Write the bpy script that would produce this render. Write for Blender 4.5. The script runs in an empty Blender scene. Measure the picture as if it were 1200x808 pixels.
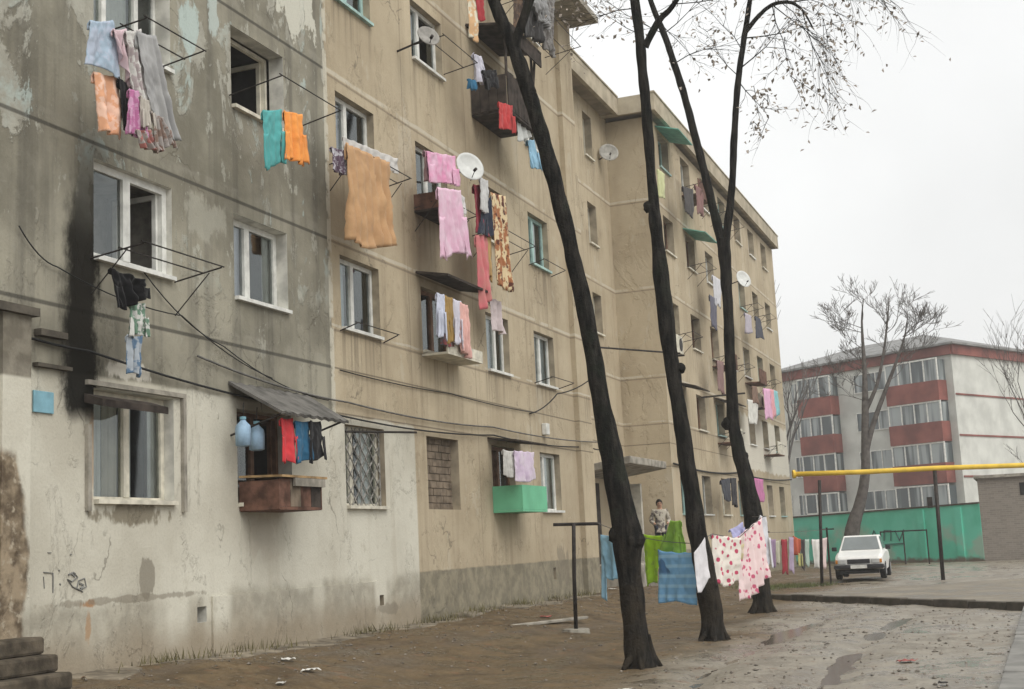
import bpy, bmesh, math, random
from mathutils import Vector, noise
random.seed(7)
sc = bpy.context.scene
col = sc.collection
PI = math.pi
# ------------------------------------------------------------------ camera
F, CX, CY = 1550.0, 600.0, 404.0
pitch, roll, yaw = .1512, .0484, .3576
EYE = Vector((0, 0, 1.5))
_h = Vector((-math.sin(yaw), math.cos(yaw), 0)); _r = Vector((math.cos(yaw), math.sin(yaw), 0)); _u = Vector((0, 0, 1))
FW = _h*math.cos(pitch) + _u*math.sin(pitch); _up = -_h*math.sin(pitch) + _u*math.cos(pitch)
RT = _r*math.cos(roll) - _up*math.sin(roll); UP = _r*math.sin(roll) + _up*math.cos(roll)
from mathutils import Matrix
cam = bpy.data.objects.new('camera', bpy.data.cameras.new('camera')); col.objects.link(cam)
cam.matrix_world = Matrix(((RT.x, UP.x, -FW.x, EYE.x), (RT.y, UP.y, -FW.y, EYE.y), (RT.z, UP.z, -FW.z, EYE.z), (0, 0, 0, 1)))
cam.data.sensor_width = 36; cam.data.lens = F/1200*36; cam.data.clip_end = 3000; cam.data.clip_start = .05
sc.camera = cam
# ------------------------------------------------------------------ world, sun, exposure
SUN_EL, SUN_AZ = math.radians(52), math.radians(120)      # azimuth clockwise from +Y
w = bpy.data.worlds.new('World'); sc.world = w; w.use_nodes = True
wn = w.node_tree; wn.nodes.clear()
sky = wn.nodes.new('ShaderNodeTexSky'); sky.sky_type = 'NISHITA'; sky.sun_disc = False
sky.sun_elevation = SUN_EL; sky.sun_rotation = SUN_AZ; sky.dust_density = 6; sky.air_density = 1.2; sky.ozone_density = 1
hs = wn.nodes.new('ShaderNodeHueSaturation'); hs.inputs['Saturation'].default_value = .10
wb = wn.nodes.new('ShaderNodeMix'); wb.data_type = 'RGBA'; wb.inputs[0].default_value = .55; wb.inputs[7].default_value = (11.8, 11.9, 11.8, 1)
bg = wn.nodes.new('ShaderNodeBackground'); bg.inputs['Strength'].default_value = .10
wo = wn.nodes.new('ShaderNodeOutputWorld')
wn.links.new(sky.outputs[0], hs.inputs['Color']); wn.links.new(hs.outputs[0], wb.inputs[6]); 
wt = wn.nodes.new('ShaderNodeTexCoord'); wz = wn.nodes.new('ShaderNodeTexNoise'); wz.inputs['Scale'].default_value = 2.2; wz.inputs['Detail'].default_value = 5; wn.links.new(wt.outputs['Generated'], wz.inputs['Vector'])
wr = wn.nodes.new('ShaderNodeMapRange'); wr.inputs['From Min'].default_value = .3; wr.inputs['From Max'].default_value = .7; wr.inputs['To Min'].default_value = .88; wr.inputs['To Max'].default_value = 1.1; wn.links.new(wz.outputs['Fac'], wr.inputs['Value'])
wv = wn.nodes.new('ShaderNodeVectorMath'); wv.operation = 'SCALE'; wn.links.new(wb.outputs[2], wv.inputs[0]); wn.links.new(wr.outputs[0], wv.inputs['Scale']); wn.links.new(wv.outputs[0], bg.inputs['Color']); wn.links.new(bg.outputs[0], wo.inputs['Surface'])
sl = bpy.data.lights.new('sun', 'SUN'); sl.energy = 1.4; sl.angle = math.radians(50); sl.color = (1, .96, .9)
so = bpy.data.objects.new('sun', sl); col.objects.link(so)
sd = Vector((math.sin(SUN_AZ)*math.cos(SUN_EL), math.cos(SUN_AZ)*math.cos(SUN_EL), math.sin(SUN_EL)))
so.rotation_euler = sd.to_track_quat('Z', 'Y').to_euler()
sc.view_settings.view_transform = 'Standard'; sc.view_settings.look = 'None'; sc.view_settings.gamma = 1
sc.view_settings.exposure = .33
try: sc.view_settings.use_curve_mapping = False
except Exception: pass
sc.render.engine = 'CYCLES'
sc.cycles.use_denoising = True
sc.cycles.max_bounces = 6; sc.cycles.volume_bounces = 1; sc.cycles.transparent_max_bounces = 12

# ------------------------------------------------------------------ pixel -> point on a real surface
def ray(px, py): return FW*F + RT*(px-CX) - UP*(py-CY)
def PX(px, py, X): v = ray(px, py); return EYE + v*((X-EYE.x)/v.x)
def PY(px, py, Y): v = ray(px, py); return EYE + v*((Y-EYE.y)/v.y)
def PZ(px, py, Z): v = ray(px, py); return EYE + v*((Z-EYE.z)/v.z)
def PV(px, py, A, B):
    n = Vector((B.y-A.y, A.x-B.x, 0)); v = ray(px, py)
    return EYE + v*((A-EYE).dot(n)/v.dot(n))

# ------------------------------------------------------------------ helpers
def tag(o, label=None, cat=None, group=None, kind=None):
    if label: o['label'] = label
    if cat: o['category'] = cat
    if group: o['group'] = group
    if kind: o['kind'] = kind
    return o
def empty(name, loc, label=None, cat=None, group=None, kind=None, rz=0):
    o = bpy.data.objects.new(name, None); col.objects.link(o); o.location = loc; o.rotation_euler.z = rz; o.empty_display_size = .2
    return tag(o, label, cat, group, kind)
class MB:
    def __init__(s, xf=None): s.v = []; s.f = []; s.m = []; s.xf = xf; s.cur = 0
    def add(s, vs, fs):
        b = len(s.v)
        for p in vs:
            p = Vector(p); s.v.append(s.xf(p) if s.xf else p)
        for f in fs: s.f.append([b+i for i in f]); s.m.append(s.cur)
        return s
    def quad(s, a, b, c, d): return s.add([a, b, c, d], [(0, 1, 2, 3)])
    def box(s, x0, x1, y0, y1, z0, z1):
        vs = [(x, y, z) for z in (z0, z1) for y in (y0, y1) for x in (x0, x1)]
        return s.add(vs, [(0, 2, 3, 1), (4, 5, 7, 6), (0, 1, 5, 4), (2, 6, 7, 3), (0, 4, 6, 2), (1, 3, 7, 5)])
    def prism(s, pts, off):
        n = len(pts); off = Vector(off); pts = [Vector(p) for p in pts]
        return s.add(pts + [p+off for p in pts], [tuple(range(n))[::-1], tuple(range(n, 2*n))] + [(i, (i+1) % n, n+(i+1) % n, n+i) for i in range(n)])
    def tube(s, pts, rad, n=6, cap=True, rough=0, freq=3):
        pts = [Vector(p) for p in pts]; k = len(pts)
        if not hasattr(rad, '__len__'): rad = [rad]*k
        vs = []; a = None
        for i, p in enumerate(pts):
            t = (pts[min(i+1, k-1)]-pts[max(i-1, 0)]).normalized()
            if a is None: a = t.orthogonal().normalized()
            a = (a-t*a.dot(t)).normalized(); b = t.cross(a)
            for j in range(n):
                d = a*math.cos(2*PI*j/n) + b*math.sin(2*PI*j/n); r = rad[i]
                if rough: q_ = p+d*rad[i]; r *= 1+rough*noise.noise(q_*freq) + rough*.7*noise.noise(Vector((q_.x*16, q_.y*16, q_.z*3.0)))
                vs.append(p+d*r)
        fs = [(i*n+j, i*n+(j+1) % n, (i+1)*n+(j+1) % n, (i+1)*n+j) for i in range(k-1) for j in range(n)]
        if cap: fs += [tuple(range(n))[::-1], tuple(range((k-1)*n, k*n))]
        return s.add(vs, fs)
    def disc(s, c, axis, r0, r1, h, n=16):
        c = Vector(c); ax = Vector(axis).normalized(); return s.tube([c, c+ax*h], [r0, r1], n)
    def build(s, name, mat, parent=None, smooth=False, bevel=0, solid=0):
        me = bpy.data.meshes.new(name); me.from_pydata([tuple(p) for p in s.v], [], s.f)
        for mm in (mat if isinstance(mat, (list, tuple)) else [mat]): me.materials.append(mm)
        me.polygons.foreach_set('material_index', s.m)
        if smooth: me.polygons.foreach_set('use_smooth', [True]*len(s.f))
        me.validate(); me.update()
        o = bpy.data.objects.new(name, me); col.objects.link(o)
        if parent:
            o.parent = parent
            if parent.type == 'EMPTY' or parent.parent:
                pass
            root = parent
            while root.parent: root = root.parent
            o.matrix_parent_inverse = Matrix.Identity(4)
        if bevel:
            b = o.modifiers.new('bevel', 'BEVEL'); b.width = bevel; b.segments = 2; b.limit_method = 'ANGLE'
        if solid:
            b = o.modifiers.new('solid', 'SOLIDIFY'); b.thickness = solid; b.offset = 0
        return o
def smoothpath(pts, rad, per=6):
    out = []; ro = []; n = len(pts); P = [Vector(p) for p in pts]
    for i in range(n-1):
        p0, p1, p2, p3 = P[max(i-1, 0)], P[i], P[i+1], P[min(i+2, n-1)]
        for k in range(per):
            t = k/per
            out.append(.5*((2*p1) + (p2-p0)*t + (2*p0-5*p1+4*p2-p3)*t*t + (3*p1-p0-3*p2+p3)*t**3)); ro.append(rad[i]*(1-t)+rad[i+1]*t)
    out.append(P[-1]); ro.append(rad[-1]); return out, ro

# ------------------------------------------------------------------ materials
class Mat:
    def __init__(s, name):
        s.m = bpy.data.materials.new(name); s.m.use_nodes = True; s.nt = s.m.node_tree; s.nt.nodes.clear()
        s.out = s.nt.nodes.new('ShaderNodeOutputMaterial'); s.b = s.nt.nodes.new('ShaderNodeBsdfPrincipled')
        s.nt.links.new(s.b.outputs[0], s.out.inputs[0]); s._co = None
    def N(s, t, ins=None, **kw):
        n = s.nt.nodes.new('ShaderNode'+t)
        for k, v in kw.items(): setattr(n, k, v)
        for k, v in (ins or {}).items(): s.set(n.inputs[k], v)
        return n
    def set(s, sock, v):
        if isinstance(v, bpy.types.NodeSocket): s.nt.links.new(v, sock)
        else:
            if sock.type == 'RGBA' and len(v) == 3: v = (*v, 1)
            sock.default_value = v
    @property
    def co(s):
        if s._co is None: s._co = s.N('TexCoord').outputs['Object']
        return s._co
    def xyz(s):
        return s.N('SeparateXYZ', {0: s.co}).outputs
    def noise(s, scale, detail=4, vec=None, rough=.55, dist=0):
        return s.N('TexNoise', {'Vector': vec or s.co, 'Scale': scale, 'Detail': detail, 'Roughness': rough, 'Distortion': dist}).outputs['Fac']
    def map(s, sx, sy, sz, loc=(0, 0, 0)):
        return s.N('Mapping', {'Vector': s.co, 'Scale': (sx, sy, sz), 'Location': loc}).outputs[0]
    def math(s, op, a, b=0.0, c=None):
        n = s.N('Math', operation=op); s.set(n.inputs[0], a); s.set(n.inputs[1], b)
        if c is not None: s.set(n.inputs[2], c)
        return n.outputs[0]
    def ss(s, v, a, b):      # smoothstep a..b (a > b inverts)
        if a > b: return s.math('SUBTRACT', 1.0, s.ss(v, b, a))
        return s.N('MapRange', {'Value': v, 'From Min': a, 'From Max': b}, interpolation_type='SMOOTHSTEP').outputs[0]
    def mul(s, *a):
        r = a[0]
        for x in a[1:]: r = s.math('MULTIPLY', r, x)
        return r
    def mix(s, f, a, b):
        n = s.N('Mix', data_type='RGBA'); s.set(n.inputs[0], f); s.set(n.inputs[6], a); s.set(n.inputs[7], b); return n.outputs[2]
    def bump(s, h, strength=.3, dist=.02):
        s.set(s.b.inputs['Normal'], s.N('Bump', {'Height': h, 'Strength': strength, 'Distance': dist}).outputs[0])
    def fin(s, colr, rough=.8, metal=0, spec=.3):
        s.set(s.b.inputs['Base Color'], colr); s.set(s.b.inputs['Roughness'], rough); s.set(s.b.inputs['Metallic'], metal)
        s.set(s.b.inputs['Specular IOR Level'], spec); return s.m
def plain(name, c, rough=.7, var=.25, scale=6, metal=0, bump=.1, spec=.14):
    m = Mat(name); n = m.noise(scale, 5); lo = tuple(x*(1-var) for x in c); hi = tuple(min(1, x*(1+var)) for x in c)
    if bump: m.bump(m.noise(scale*6, 3), bump, .01)
    return m.fin(m.mix(m.ss(n, .3, .7), lo, hi), rough, metal, spec)

def wall_material():
    m = Mat('weathered_render'); x, y, z = m.xyz()
    n1 = m.noise(.55, 6, rough=.6); n2 = m.noise(5, 5); n3 = m.noise(30, 3)
    streak = m.noise(1, 5, m.map(1, 4.0, .22)); streak2 = m.noise(1, 4, m.map(1, 9, .35))
    wob = m.math('MULTIPLY', m.math('SUBTRACT', m.noise(1.6, 6), .5), .45)
    zz = m.math('ADD', z, wob)
    # grey raw concrete
    g = m.mix(m.ss(n1, .36, .66), (.18, .168, .13), (.325, .305, .24))
    g = m.mix(m.mul(m.ss(streak, .45, .75), .6), g, (.085, .08, .066))
    g = m.mix(m.mul(m.ss(n2, .5, .75), .35), g, (.27, .255, .21))
    peelv = m.map(1, 1.2, .62); pn = m.noise(.85, 9, peelv, .66, .6); pn2 = m.noise(3.2, 6, peelv, .65)
    peel = m.ss(m.math('ADD', m.mul(pn, .75), m.mul(pn2, .25)), .535, .565)
    peelc = m.mix(m.ss(m.noise(1.1, 3), .45, .6), (.42, .41, .35), (.40, .47, .44))
    g = m.mix(m.mul(peel, m.ss(z, 4.6, 6.2), .78), g, m.mix(m.ss(n2, .35, .65), peelc, (.33, .32, .27)))
    peel2 = m.ss(m.noise(2.6, 8, m.map(1, 1, .6, (3, 5, 1)), .7), .60, .64)
    g = m.mix(m.mul(peel2, m.ss(z, 3.9, 4.6), .8), g, (.37, .365, .31))
    for zj in (9.03, 6.30, 11.8, 4.31):
        d = m.math('ABSOLUTE', m.math('SUBTRACT', z, zj)); g = m.mix(m.mul(m.ss(d, .035, .012), .75), g, (.05, .047, .04))
        d2 = m.math('ABSOLUTE', m.math('SUBTRACT', z, zj+.10)); g = m.mix(m.mul(m.ss(d2, .09, .05), m.ss(n2, .42, .6), .35), g, (.3, .285, .235))
    # tan painted block
    t = m.mix(m.ss(n1, .3, .7), (.375, .31, .212), (.485, .412, .293))
    t = m.mix(m.mul(m.ss(streak, .48, .8), .55), t, (.22, .172, .115))
    t = m.mix(m.mul(m.ss(streak2, .5, .8), .3), t, (.45, .385, .28))
    t = m.mix(m.mul(m.ss(n2, .55, .8), .3), t, (.24, .19, .13))
    pan = m.N('TexWhiteNoise', {'Vector': m.N('CombineXYZ', {0: m.math('FLOOR', m.math('DIVIDE', m.math('SUBTRACT', y, 17.63), 2.95)), 1: m.math('FLOOR', m.math('DIVIDE', m.math('SUBTRACT', z, .86), 2.75)), 2: 1.0}).outputs[0]}).outputs['Value']
    t = m.mix(m.mul(pan, .22), t, (.27, .225, .16)); t = m.mix(m.mul(m.ss(m.noise(1.1, 7, m.map(1, 1, .5, (2, 8, 4)), .7), .60, .63), .35), t, (.47, .43, .34))
    for zj, wd in ((9.05, .045), (6.36, .04), (11.8, .045), (4.97, .025)):
        d = m.math('ABSOLUTE', m.math('SUBTRACT', z, m.math('ADD', zj, m.mul(wob, .16)))); t = m.mix(m.mul(m.ss(d, wd, wd*.6), m.ss(m.noise(1.3, 4), .38, .5), .8), t, (.52, .475, .38))
        d2 = m.math('ABSOLUTE', m.math('SUBTRACT', z, zj-.075)); t = m.mix(m.mul(m.ss(d2, .03, .01), .55), t, (.14, .11, .08))
    for zj in (4.31, 3.62):
        d = m.math('ABSOLUTE', m.math('SUBTRACT', z, zj)); t = m.mix(m.mul(m.ss(d, .02, .008), .7), t, (.11, .09, .065))
    for yj in (20.45, 23.35, 26.3, 41.3, 47.2, 53.1):
        d = m.math('ABSOLUTE', m.math('SUBTRACT', y, yj)); t = m.mix(m.mul(m.ss(d, .02, .008), m.ss(n1, .4, .5), .45), t, (.15, .12, .085))
    dy = m.math('MODULO', m.math('SUBTRACT', y, 12.0), 2.95); dz = m.math('MODULO', m.math('SUBTRACT', z, 2.19), 2.75)
    drip = m.mul(m.ss(dz, 1.5, 2.7), m.ss(m.math('ADD', dy, m.mul(wob, .3)), 1.5, 1.35), m.ss(m.noise(1, 4, m.map(1, 11, .25)), .46, .66)); t = m.mix(m.mul(drip, .55), t, (.155, .125, .088))
    pl = m.ss(m.math('ADD', z, m.mul(wob, .15)), 1.17, 1.13)
    t = m.mix(pl, t, m.mix(m.ss(n2, .35, .7), (.19, .17, .125), (.28, .25, .18)))
    # white patch low on the far block
    wf = m.mul(m.ss(zz, 3.95, 4.02), m.ss(zz, 6.15, 6.0), m.ss(y, 48.4, 48.6)); t = m.mix(m.mul(wf, .8), t, (.60, .575, .50))
    side = m.ss(m.math('ADD', y, m.mul(wob, .06)), 17.60, 17.66)
    up = m.mix(side, g, t)
    d = m.math('ABSOLUTE', m.math('SUBTRACT', y, m.math('ADD', 17.63, m.mul(wob, .12)))); up = m.mix(m.mul(m.ss(d, .075, .05), m.ss(n2, .36, .5), .9), up, (.52, .49, .40))
    # white limewash on the ground floor
    wc = m.mix(m.ss(n1, .35, .65), (.45, .425, .35), (.57, .55, .465))
    wc = m.mix(m.mul(m.ss(streak, .52, .8), .45), wc, (.40, .36, .28))
    wc = m.mix(m.mul(m.ss(m.noise(2.2, 7, rough=.7), .58, .7), .5), wc, (.36, .33, .26))
    low = m.ss(zz, 1.22, .98)
    wc = m.mix(m.mul(low, m.ss(m.noise(.7, 3, m.map(1, 1, .1)), .40, .5), .8), wc, m.mix(m.ss(n2, .35, .7), (.26, .24, .19), (.38, .35, .28)))
    wc = m.mix(m.mul(m.ss(zz, .95, .45), .75), wc, (.27, .22, .155))
    wm = m.mul(m.ss(m.math('ADD', z, m.mul(wob, .3)), 3.63, 3.57), m.ss(m.math('ADD', y, m.mul(wob, .15)), 20.50, 20.44))
    c = m.mix(wm, up, wc)
    cv = m.N('VectorMath', {0: m.map(1, .55, .42), 1: m.N('VectorMath', {0: m.N('TexNoise', {'Vector': m.co, 'Scale': 1.8, 'Detail': 5}).outputs['Color'], 1: (.45, .45, .45)}, operation='MULTIPLY').outputs[0]}, operation='ADD').outputs[0]
    ce = m.N('TexVoronoi', {'Vector': cv, 'Scale': 1.0}, feature='DISTANCE_TO_EDGE').outputs['Distance']
    c = m.mix(m.mul(m.ss(ce, .0075, .003), m.ss(m.noise(.8, 3, m.map(1, 1, 1, (9, 1, 3))), .54, .62), .5), c, (.085, .075, .058))
    # exposed brown masonry at the left where the plaster has fallen
    br = m.mix(m.ss(n2, .35, .65), (.10, .075, .05), (.30, .24, .165))
    br = m.mix(m.ss(m.noise(9, 4), .55, .7), br, (.38, .33, .25))
    eb = m.mul(m.ss(m.math('ADD', y, m.math('ADD', m.mul(wob, .8), m.mul(m.math('ABSOLUTE', m.math('SUBTRACT', z, 1.55)), .18))), 10.90, 10.82), m.ss(zz, 2.75, 2.6))
    c = m.mix(eb, c, br)
    gp = m.mul(m.ss(y, 10.94, 10.9), m.ss(z, 3.42, 3.46), m.ss(z, 4.1, 4.06)); c = m.mix(m.mul(gp, .9), c, m.mix(m.ss(n2, .4, .65), (.13, .115, .09), (.21, .19, .15)))
    # rust, plaster scars
    def spot(cy, cz, ry, rz, colr, amt, cc, soft=.35):
        a = m.math('DIVIDE', m.math('SUBTRACT', y, cy), ry); b = m.math('DIVIDE', m.math('SUBTRACT', z, cz), rz)
        r = m.math('SQRT', m.math('ADD', m.math('MULTIPLY', a, a), m.math('MULTIPLY', b, b)))
        r = m.math('ADD', r, m.math('ADD', m.mul(wob, 2.2), m.mul(m.math('SUBTRACT', pn2, .5), 2.6))); return m.mix(m.mul(m.ss(r, 1.0, 1.0-soft), amt), cc, colr)
    c = spot(11.96, 1.10, .14, .07, (.32, .15, .05), .8, c); c = spot(11.96, .9, .07, .25, (.34, .18, .07), .6, c)
    c = spot(12.02, 2.75, .07, .55, (.33, .19, .10), .5, c)
    c = spot(13.0, 1.36, .19, .24, (.20, .18, .14), .75, c, .2); c = spot(12.75, 2.08, .75, .16, (.17, .145, .10), .85, c)
    c = spot(15.6, 1.75, .55, .35, (.42, .38, .31), .6, c); c = spot(12.6, 3.72, .42, .14, (.55, .52, .45), .8, c)
    for a in ((12.72, 1.12, 1.6, .05), (19.2, .62, .5, .1), (28.0, 1.0, .5, .5)): c = spot(*a, (.19, .165, .125), .6, c)
    c = spot(16.7, 9.95, .62, .72, (.56, .55, .47), .9, c, .15); c = spot(16.5, 10.6, .5, .5, (.50, .50, .44), .85, c, .15)
    c = spot(13.95, 8.45, .22, .42, (.42, .50, .47), .85, c, .2); c = spot(14.55, 8.9, .16, .5, (.44, .50, .47), .8, c, .2); c = spot(13.4, 5.95, .01, .01, (.4, .4, .35), .5, c)
    c = spot(14.25, 5.85, .42, .36, (.37, .36, .30), .6, c)
    c = m.mix(m.mul(m.ss(n3, .45, .8), .12), c, (.12, .10, .08))
    # soot
    swy = m.math('ADD', m.math('ADD', y, m.mul(wob, .35)), m.math('ADD', m.mul(m.math('SUBTRACT', m.noise(2.0, 7, m.map(1, 1, .5, (1, 4, 2)), .75), .5), .75), m.mul(m.math('MAXIMUM', m.math('SUBTRACT', z, 4.6), 0.0), -.13)))
    soot = m.mul(m.ss(swy, 11.40, 11.66), m.ss(swy, 12.20, 12.03), m.ss(zz, 3.0, 3.25), m.ss(zz, 6.7, 5.0))
    c = m.mix(m.mul(soot, .97), c, (.005, .005, .0045))
    soot2 = m.mul(m.ss(swy, 11.2, 11.8), m.ss(swy, 12.9, 12.2), m.ss(zz, 3.3, 3.9), m.ss(zz, 7.2, 5.4)); c = m.mix(m.mul(soot2, .35), c, (.03, .027, .022))
    m.bump(m.math('ADD', m.mul(n2, .6), m.math('ADD', m.mul(n3, .3), m.mul(peel, 1.1))), .45, .03)
    return m.fin(c, .92, 0, m.math('SUBTRACT', .12, m.mul(soot, .12)))

def ground_material():
    m = Mat('wet_mud'); x, y, z = m.xyz()
    n1 = m.noise(.35, 6); n2 = m.noise(2.2, 7, rough=.65); n3 = m.noise(14, 5, rough=.7); n4 = m.noise(45, 3)
    rut = m.noise(1, 5, m.N('Mapping', {'Vector': m.co, 'Scale': (1.6, .28, 1), 'Rotation': (0, 0, .15)}).outputs[0])
    c = m.mix(m.ss(n2, .32, .68), (.062, .042, .021), (.135, .094, .048))
    gr = m.mix(m.ss(n2, .35, .65), (.13, .11, .078), (.24, .212, .165))
    grm = m.ss(m.math('ADD', x, m.math('MULTIPLY', m.math('SUBTRACT', n1, .5), 5.0)), -5.2, -3.0)
    c = m.mix(grm, c, gr)
    c = m.mix(m.mul(m.ss(rut, .52, .66), .55), c, (.10, .078, .056))
    gv = m.noise(26, 4, rough=.75); c = m.mix(m.mul(grm, m.ss(gv, .5, .68), .55), c, (.40, .375, .32)); c = m.mix(m.mul(grm, m.ss(gv, .46, .3), .6), c, (.075, .063, .048))
    c = m.mix(m.mul(m.ss(n3, .52, .72), .6), c, (.06, .046, .033))
    c = m.mix(m.mul(m.ss(n3, .50, .34), .3), c, (.20, .168, .115))
    c = m.mix(m.mul(m.ss(m.noise(3.4, 4), .60, .68), .5), c, (.16, .085, .042))
    wet = m.mul(m.ss(n2, .60, .40), m.ss(m.noise(.45, 4), .42, .56))
    rough = m.math('SUBTRACT', .70, m.mul(m.math('ADD', wet, m.mul(grm, .35)), .46))
    m.bump(m.math('ADD', m.mul(n2, 1.2), m.math('ADD', m.mul(n3, .7), m.mul(n4, .25))), .45, .05)
    return m.fin(c, rough, 0, m.math('ADD', .2, m.mul(grm, .3)))

def fabric(name, c1, c2=None, kind='plain', scale=6, c3=None):
    m = Mat(name); c2 = c2 or tuple(x*.82 for x in c1)
    def ds(c_): g_ = sum(c_)/3; return tuple(g_+(x-g_)*.84 for x in c_)
    c1, c2 = ds(c1), ds(c2)
    n = m.noise(3.5, 4)
    if kind == 'plain': c = m.mix(m.ss(n, .35, .65), c1, c2)
    elif kind == 'spots':
        v = m.N('TexVoronoi', {'Vector': m.co, 'Scale': scale, 'Randomness': .9}).outputs['Distance']
        c = m.mix(m.ss(m.math('ADD', v, m.mul(m.noise(scale*3, 3), .25)), .50, .42), c1, c2)
        if c3: c = m.mix(m.ss(m.noise(scale*1.3, 2, m.map(1, 1, 1, (4, 2, 1))), .60, .64), c, c3)
    elif kind == 'blotch':
        c = m.mix(m.ss(m.noise(scale, 4, rough=.6), .47, .53), c1, c2)
        if c3: c = m.mix(m.ss(m.noise(scale*1.7, 3, m.map(1, 1, 1, (7, 3, 2))), .56, .60), c, c3)
    elif kind == 'stripes':
        z = m.xyz()[2]; s = m.math('SINE', m.math('MULTIPLY', z, scale)); c = m.mix(m.ss(s, -.2, .3), c1, c2)
    m.bump(m.math('ADD', m.noise(9, 4), m.mul(m.noise(120, 2), .15)), .35, .02)
    mm = m.fin(c, .92, 0, .04); s = m.b.inputs
    try: s['Sheen Weight'].default_value = .1
    except Exception: pass
    return mm

MW = wall_material(); MG = ground_material()
M_white = plain('white_paint', (.62, .62, .58), .5, .15)
M_cream = plain('cream_paint', (.55, .52, .43), .6, .2)
M_teal = plain('teal_paint', (.32, .46, .43), .6, .2)
M_brownf = plain('brown_wood_frame', (.16, .09, .055), .7, .3)
M_reveal = plain('white_reveal_plaster', (.50, .49, .44), .85, .3, 3)
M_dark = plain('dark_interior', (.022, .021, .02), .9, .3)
M_metal = plain('rusty_dark_steel', (.035, .03, .027), .6, .4, 10, .3)
M_cable = plain('black_cable', (.02, .02, .02), .6, .2)
M_greycable = plain('grey_cable', (.13, .125, .115), .7, .3)
M_concrete = plain('old_concrete', (.27, .25, .21), .9, .35, 4, 0, .3)
M_fascia = plain('roof_fascia_concrete', (.36, .315, .235), .9, .2, 2, 0, .2)
M_soffit = plain('soffit', (.23, .20, .155), .9, .25, 2)
M_slate = plain('grey_asbestos_sheet', (.115, .11, .10), .85, .35, 4, 0, .3)
M_wood = plain('weathered_brown_wood', (.115, .06, .042), .8, .5, 5, 0, .3)
M_plank = plain('ochre_plank', (.33, .22, .11), .8, .4, 5, 0, .3)
M_darkwood = plain('dark_scrap_wood', (.045, .036, .03), .85, .5, 6, 0, .3)
M_greenbox = plain('green_painted_board', (.14, .42, .25), .6, .12, 2)
M_brick = plain('brick_infill', (.165, .13, .095), .9, .35, 5, 0, .3)
M_dish = plain('pale_grey_dish', (.55, .56, .54), .5, .1)
M_plaque = plain('blue_enamel', (.19, .36, .43), .5, .15)
M_awnteal = plain('teal_awning_sheet', (.14, .37, .31), .6, .2)
M_yellow = plain('yellow_gas_paint', (.66, .45, .06), .5, .12, 3)
M_kerb = plain('kerb_stone', (.085, .075, .06), .9, .3, 5, 0, .3)
M_pave = plain('pavement_slab', (.19, .185, .17), .7, .25, 3, 0, .3)
def glass_mat():
    m = Mat('window_glass'); m.nt.nodes.remove(m.b)
    g = m.N('BsdfGlossy', {'Color': (.75, .8, .8, 1), 'Roughness': .04}); t = m.N('BsdfTransparent', {'Color': (.84, .88, .87, 1)})
    f = m.N('Fresnel', {'IOR': 1.5}); mx = m.N('MixShader', {0: m.math('ADD', f.outputs[0], .10), 1: t.outputs[0], 2: g.outputs[0]})
    m.nt.links.new(mx.outputs[0], m.out.inputs[0]); return m.m
M_glass = glass_mat()
M_curt = [fabric('net_curtain', (.72, .72, .68)), fabric('beige_curtain', (.55, .50, .40)), fabric('lilac_curtain', (.62, .61, .70)), fabric('pale_blue_curtain', (.52, .58, .62))]

# ------------------------------------------------------------------ ground
def sst(a, b, x): t = max(0, min(1, (x-a)/(b-a))); return t*t*(3-2*t)
def gz(x, y):
    h = .33*(1-sst(-9.0, -6.2, x))*(1-sst(33, 40, y))
    near = (1-sst(45, 60, y))
    h += near*(.045*noise.noise(Vector((x*.5, y*.35, 0))) + .03*noise.noise(Vector((x*1.7, y*1.1, 3))) + .012*noise.noise(Vector((x*5, y*5, 5))))
    # wheel ruts by the road edge
    for cx in (-1.9, -3.3):
        d = x-(cx+.25*math.sin(y*.25)); h -= near*.06*math.exp(-(d/.22)**2)*sst(9, 13, y)*(1-sst(24, 27, y))
    return h
def axis(lo, hi, step, outer):
    a = []; v = lo
    while v < hi: a.append(v); v += step
    a.append(hi); return sorted([o for o in outer if o < lo] + a + [o for o in outer if o > hi])
xs = axis(-11.5, 3, .16, (-200, -120, -60, -30, -18, 6, 12, 30, 70, 120, 200)); ys = axis(7, 46, .2, (-60, -20, 0, 4, 50, 56, 64, 80, 120, 200, 260))
mb = MB(); nx = len(xs)
mb.add([(x, y, gz(x, y)) for y in ys for x in xs], [(j*nx+i, j*nx+i+1, (j+1)*nx+i+1, (j+1)*nx+i) for j in range(len(ys)-1) for i in range(nx-1)])
tag(mb.build('ground', MG, smooth=True), kind='structure')
def water():
    m = Mat('muddy_water'); m.bump(m.noise(3, 2), .03, .01); return m.fin((.085, .07, .052), .16, 0, .35)
pw_ = MB(); W_ = [(-5.2, 9.5), (-.6, 9.5), (-.6, 26.0), (-4.6, 27.0)]
pw_.add([(x, y, -.047) for x, y in W_], [(0, 1, 2, 3)]); tag(pw_.build('puddle_water', water()), kind='structure')
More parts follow.
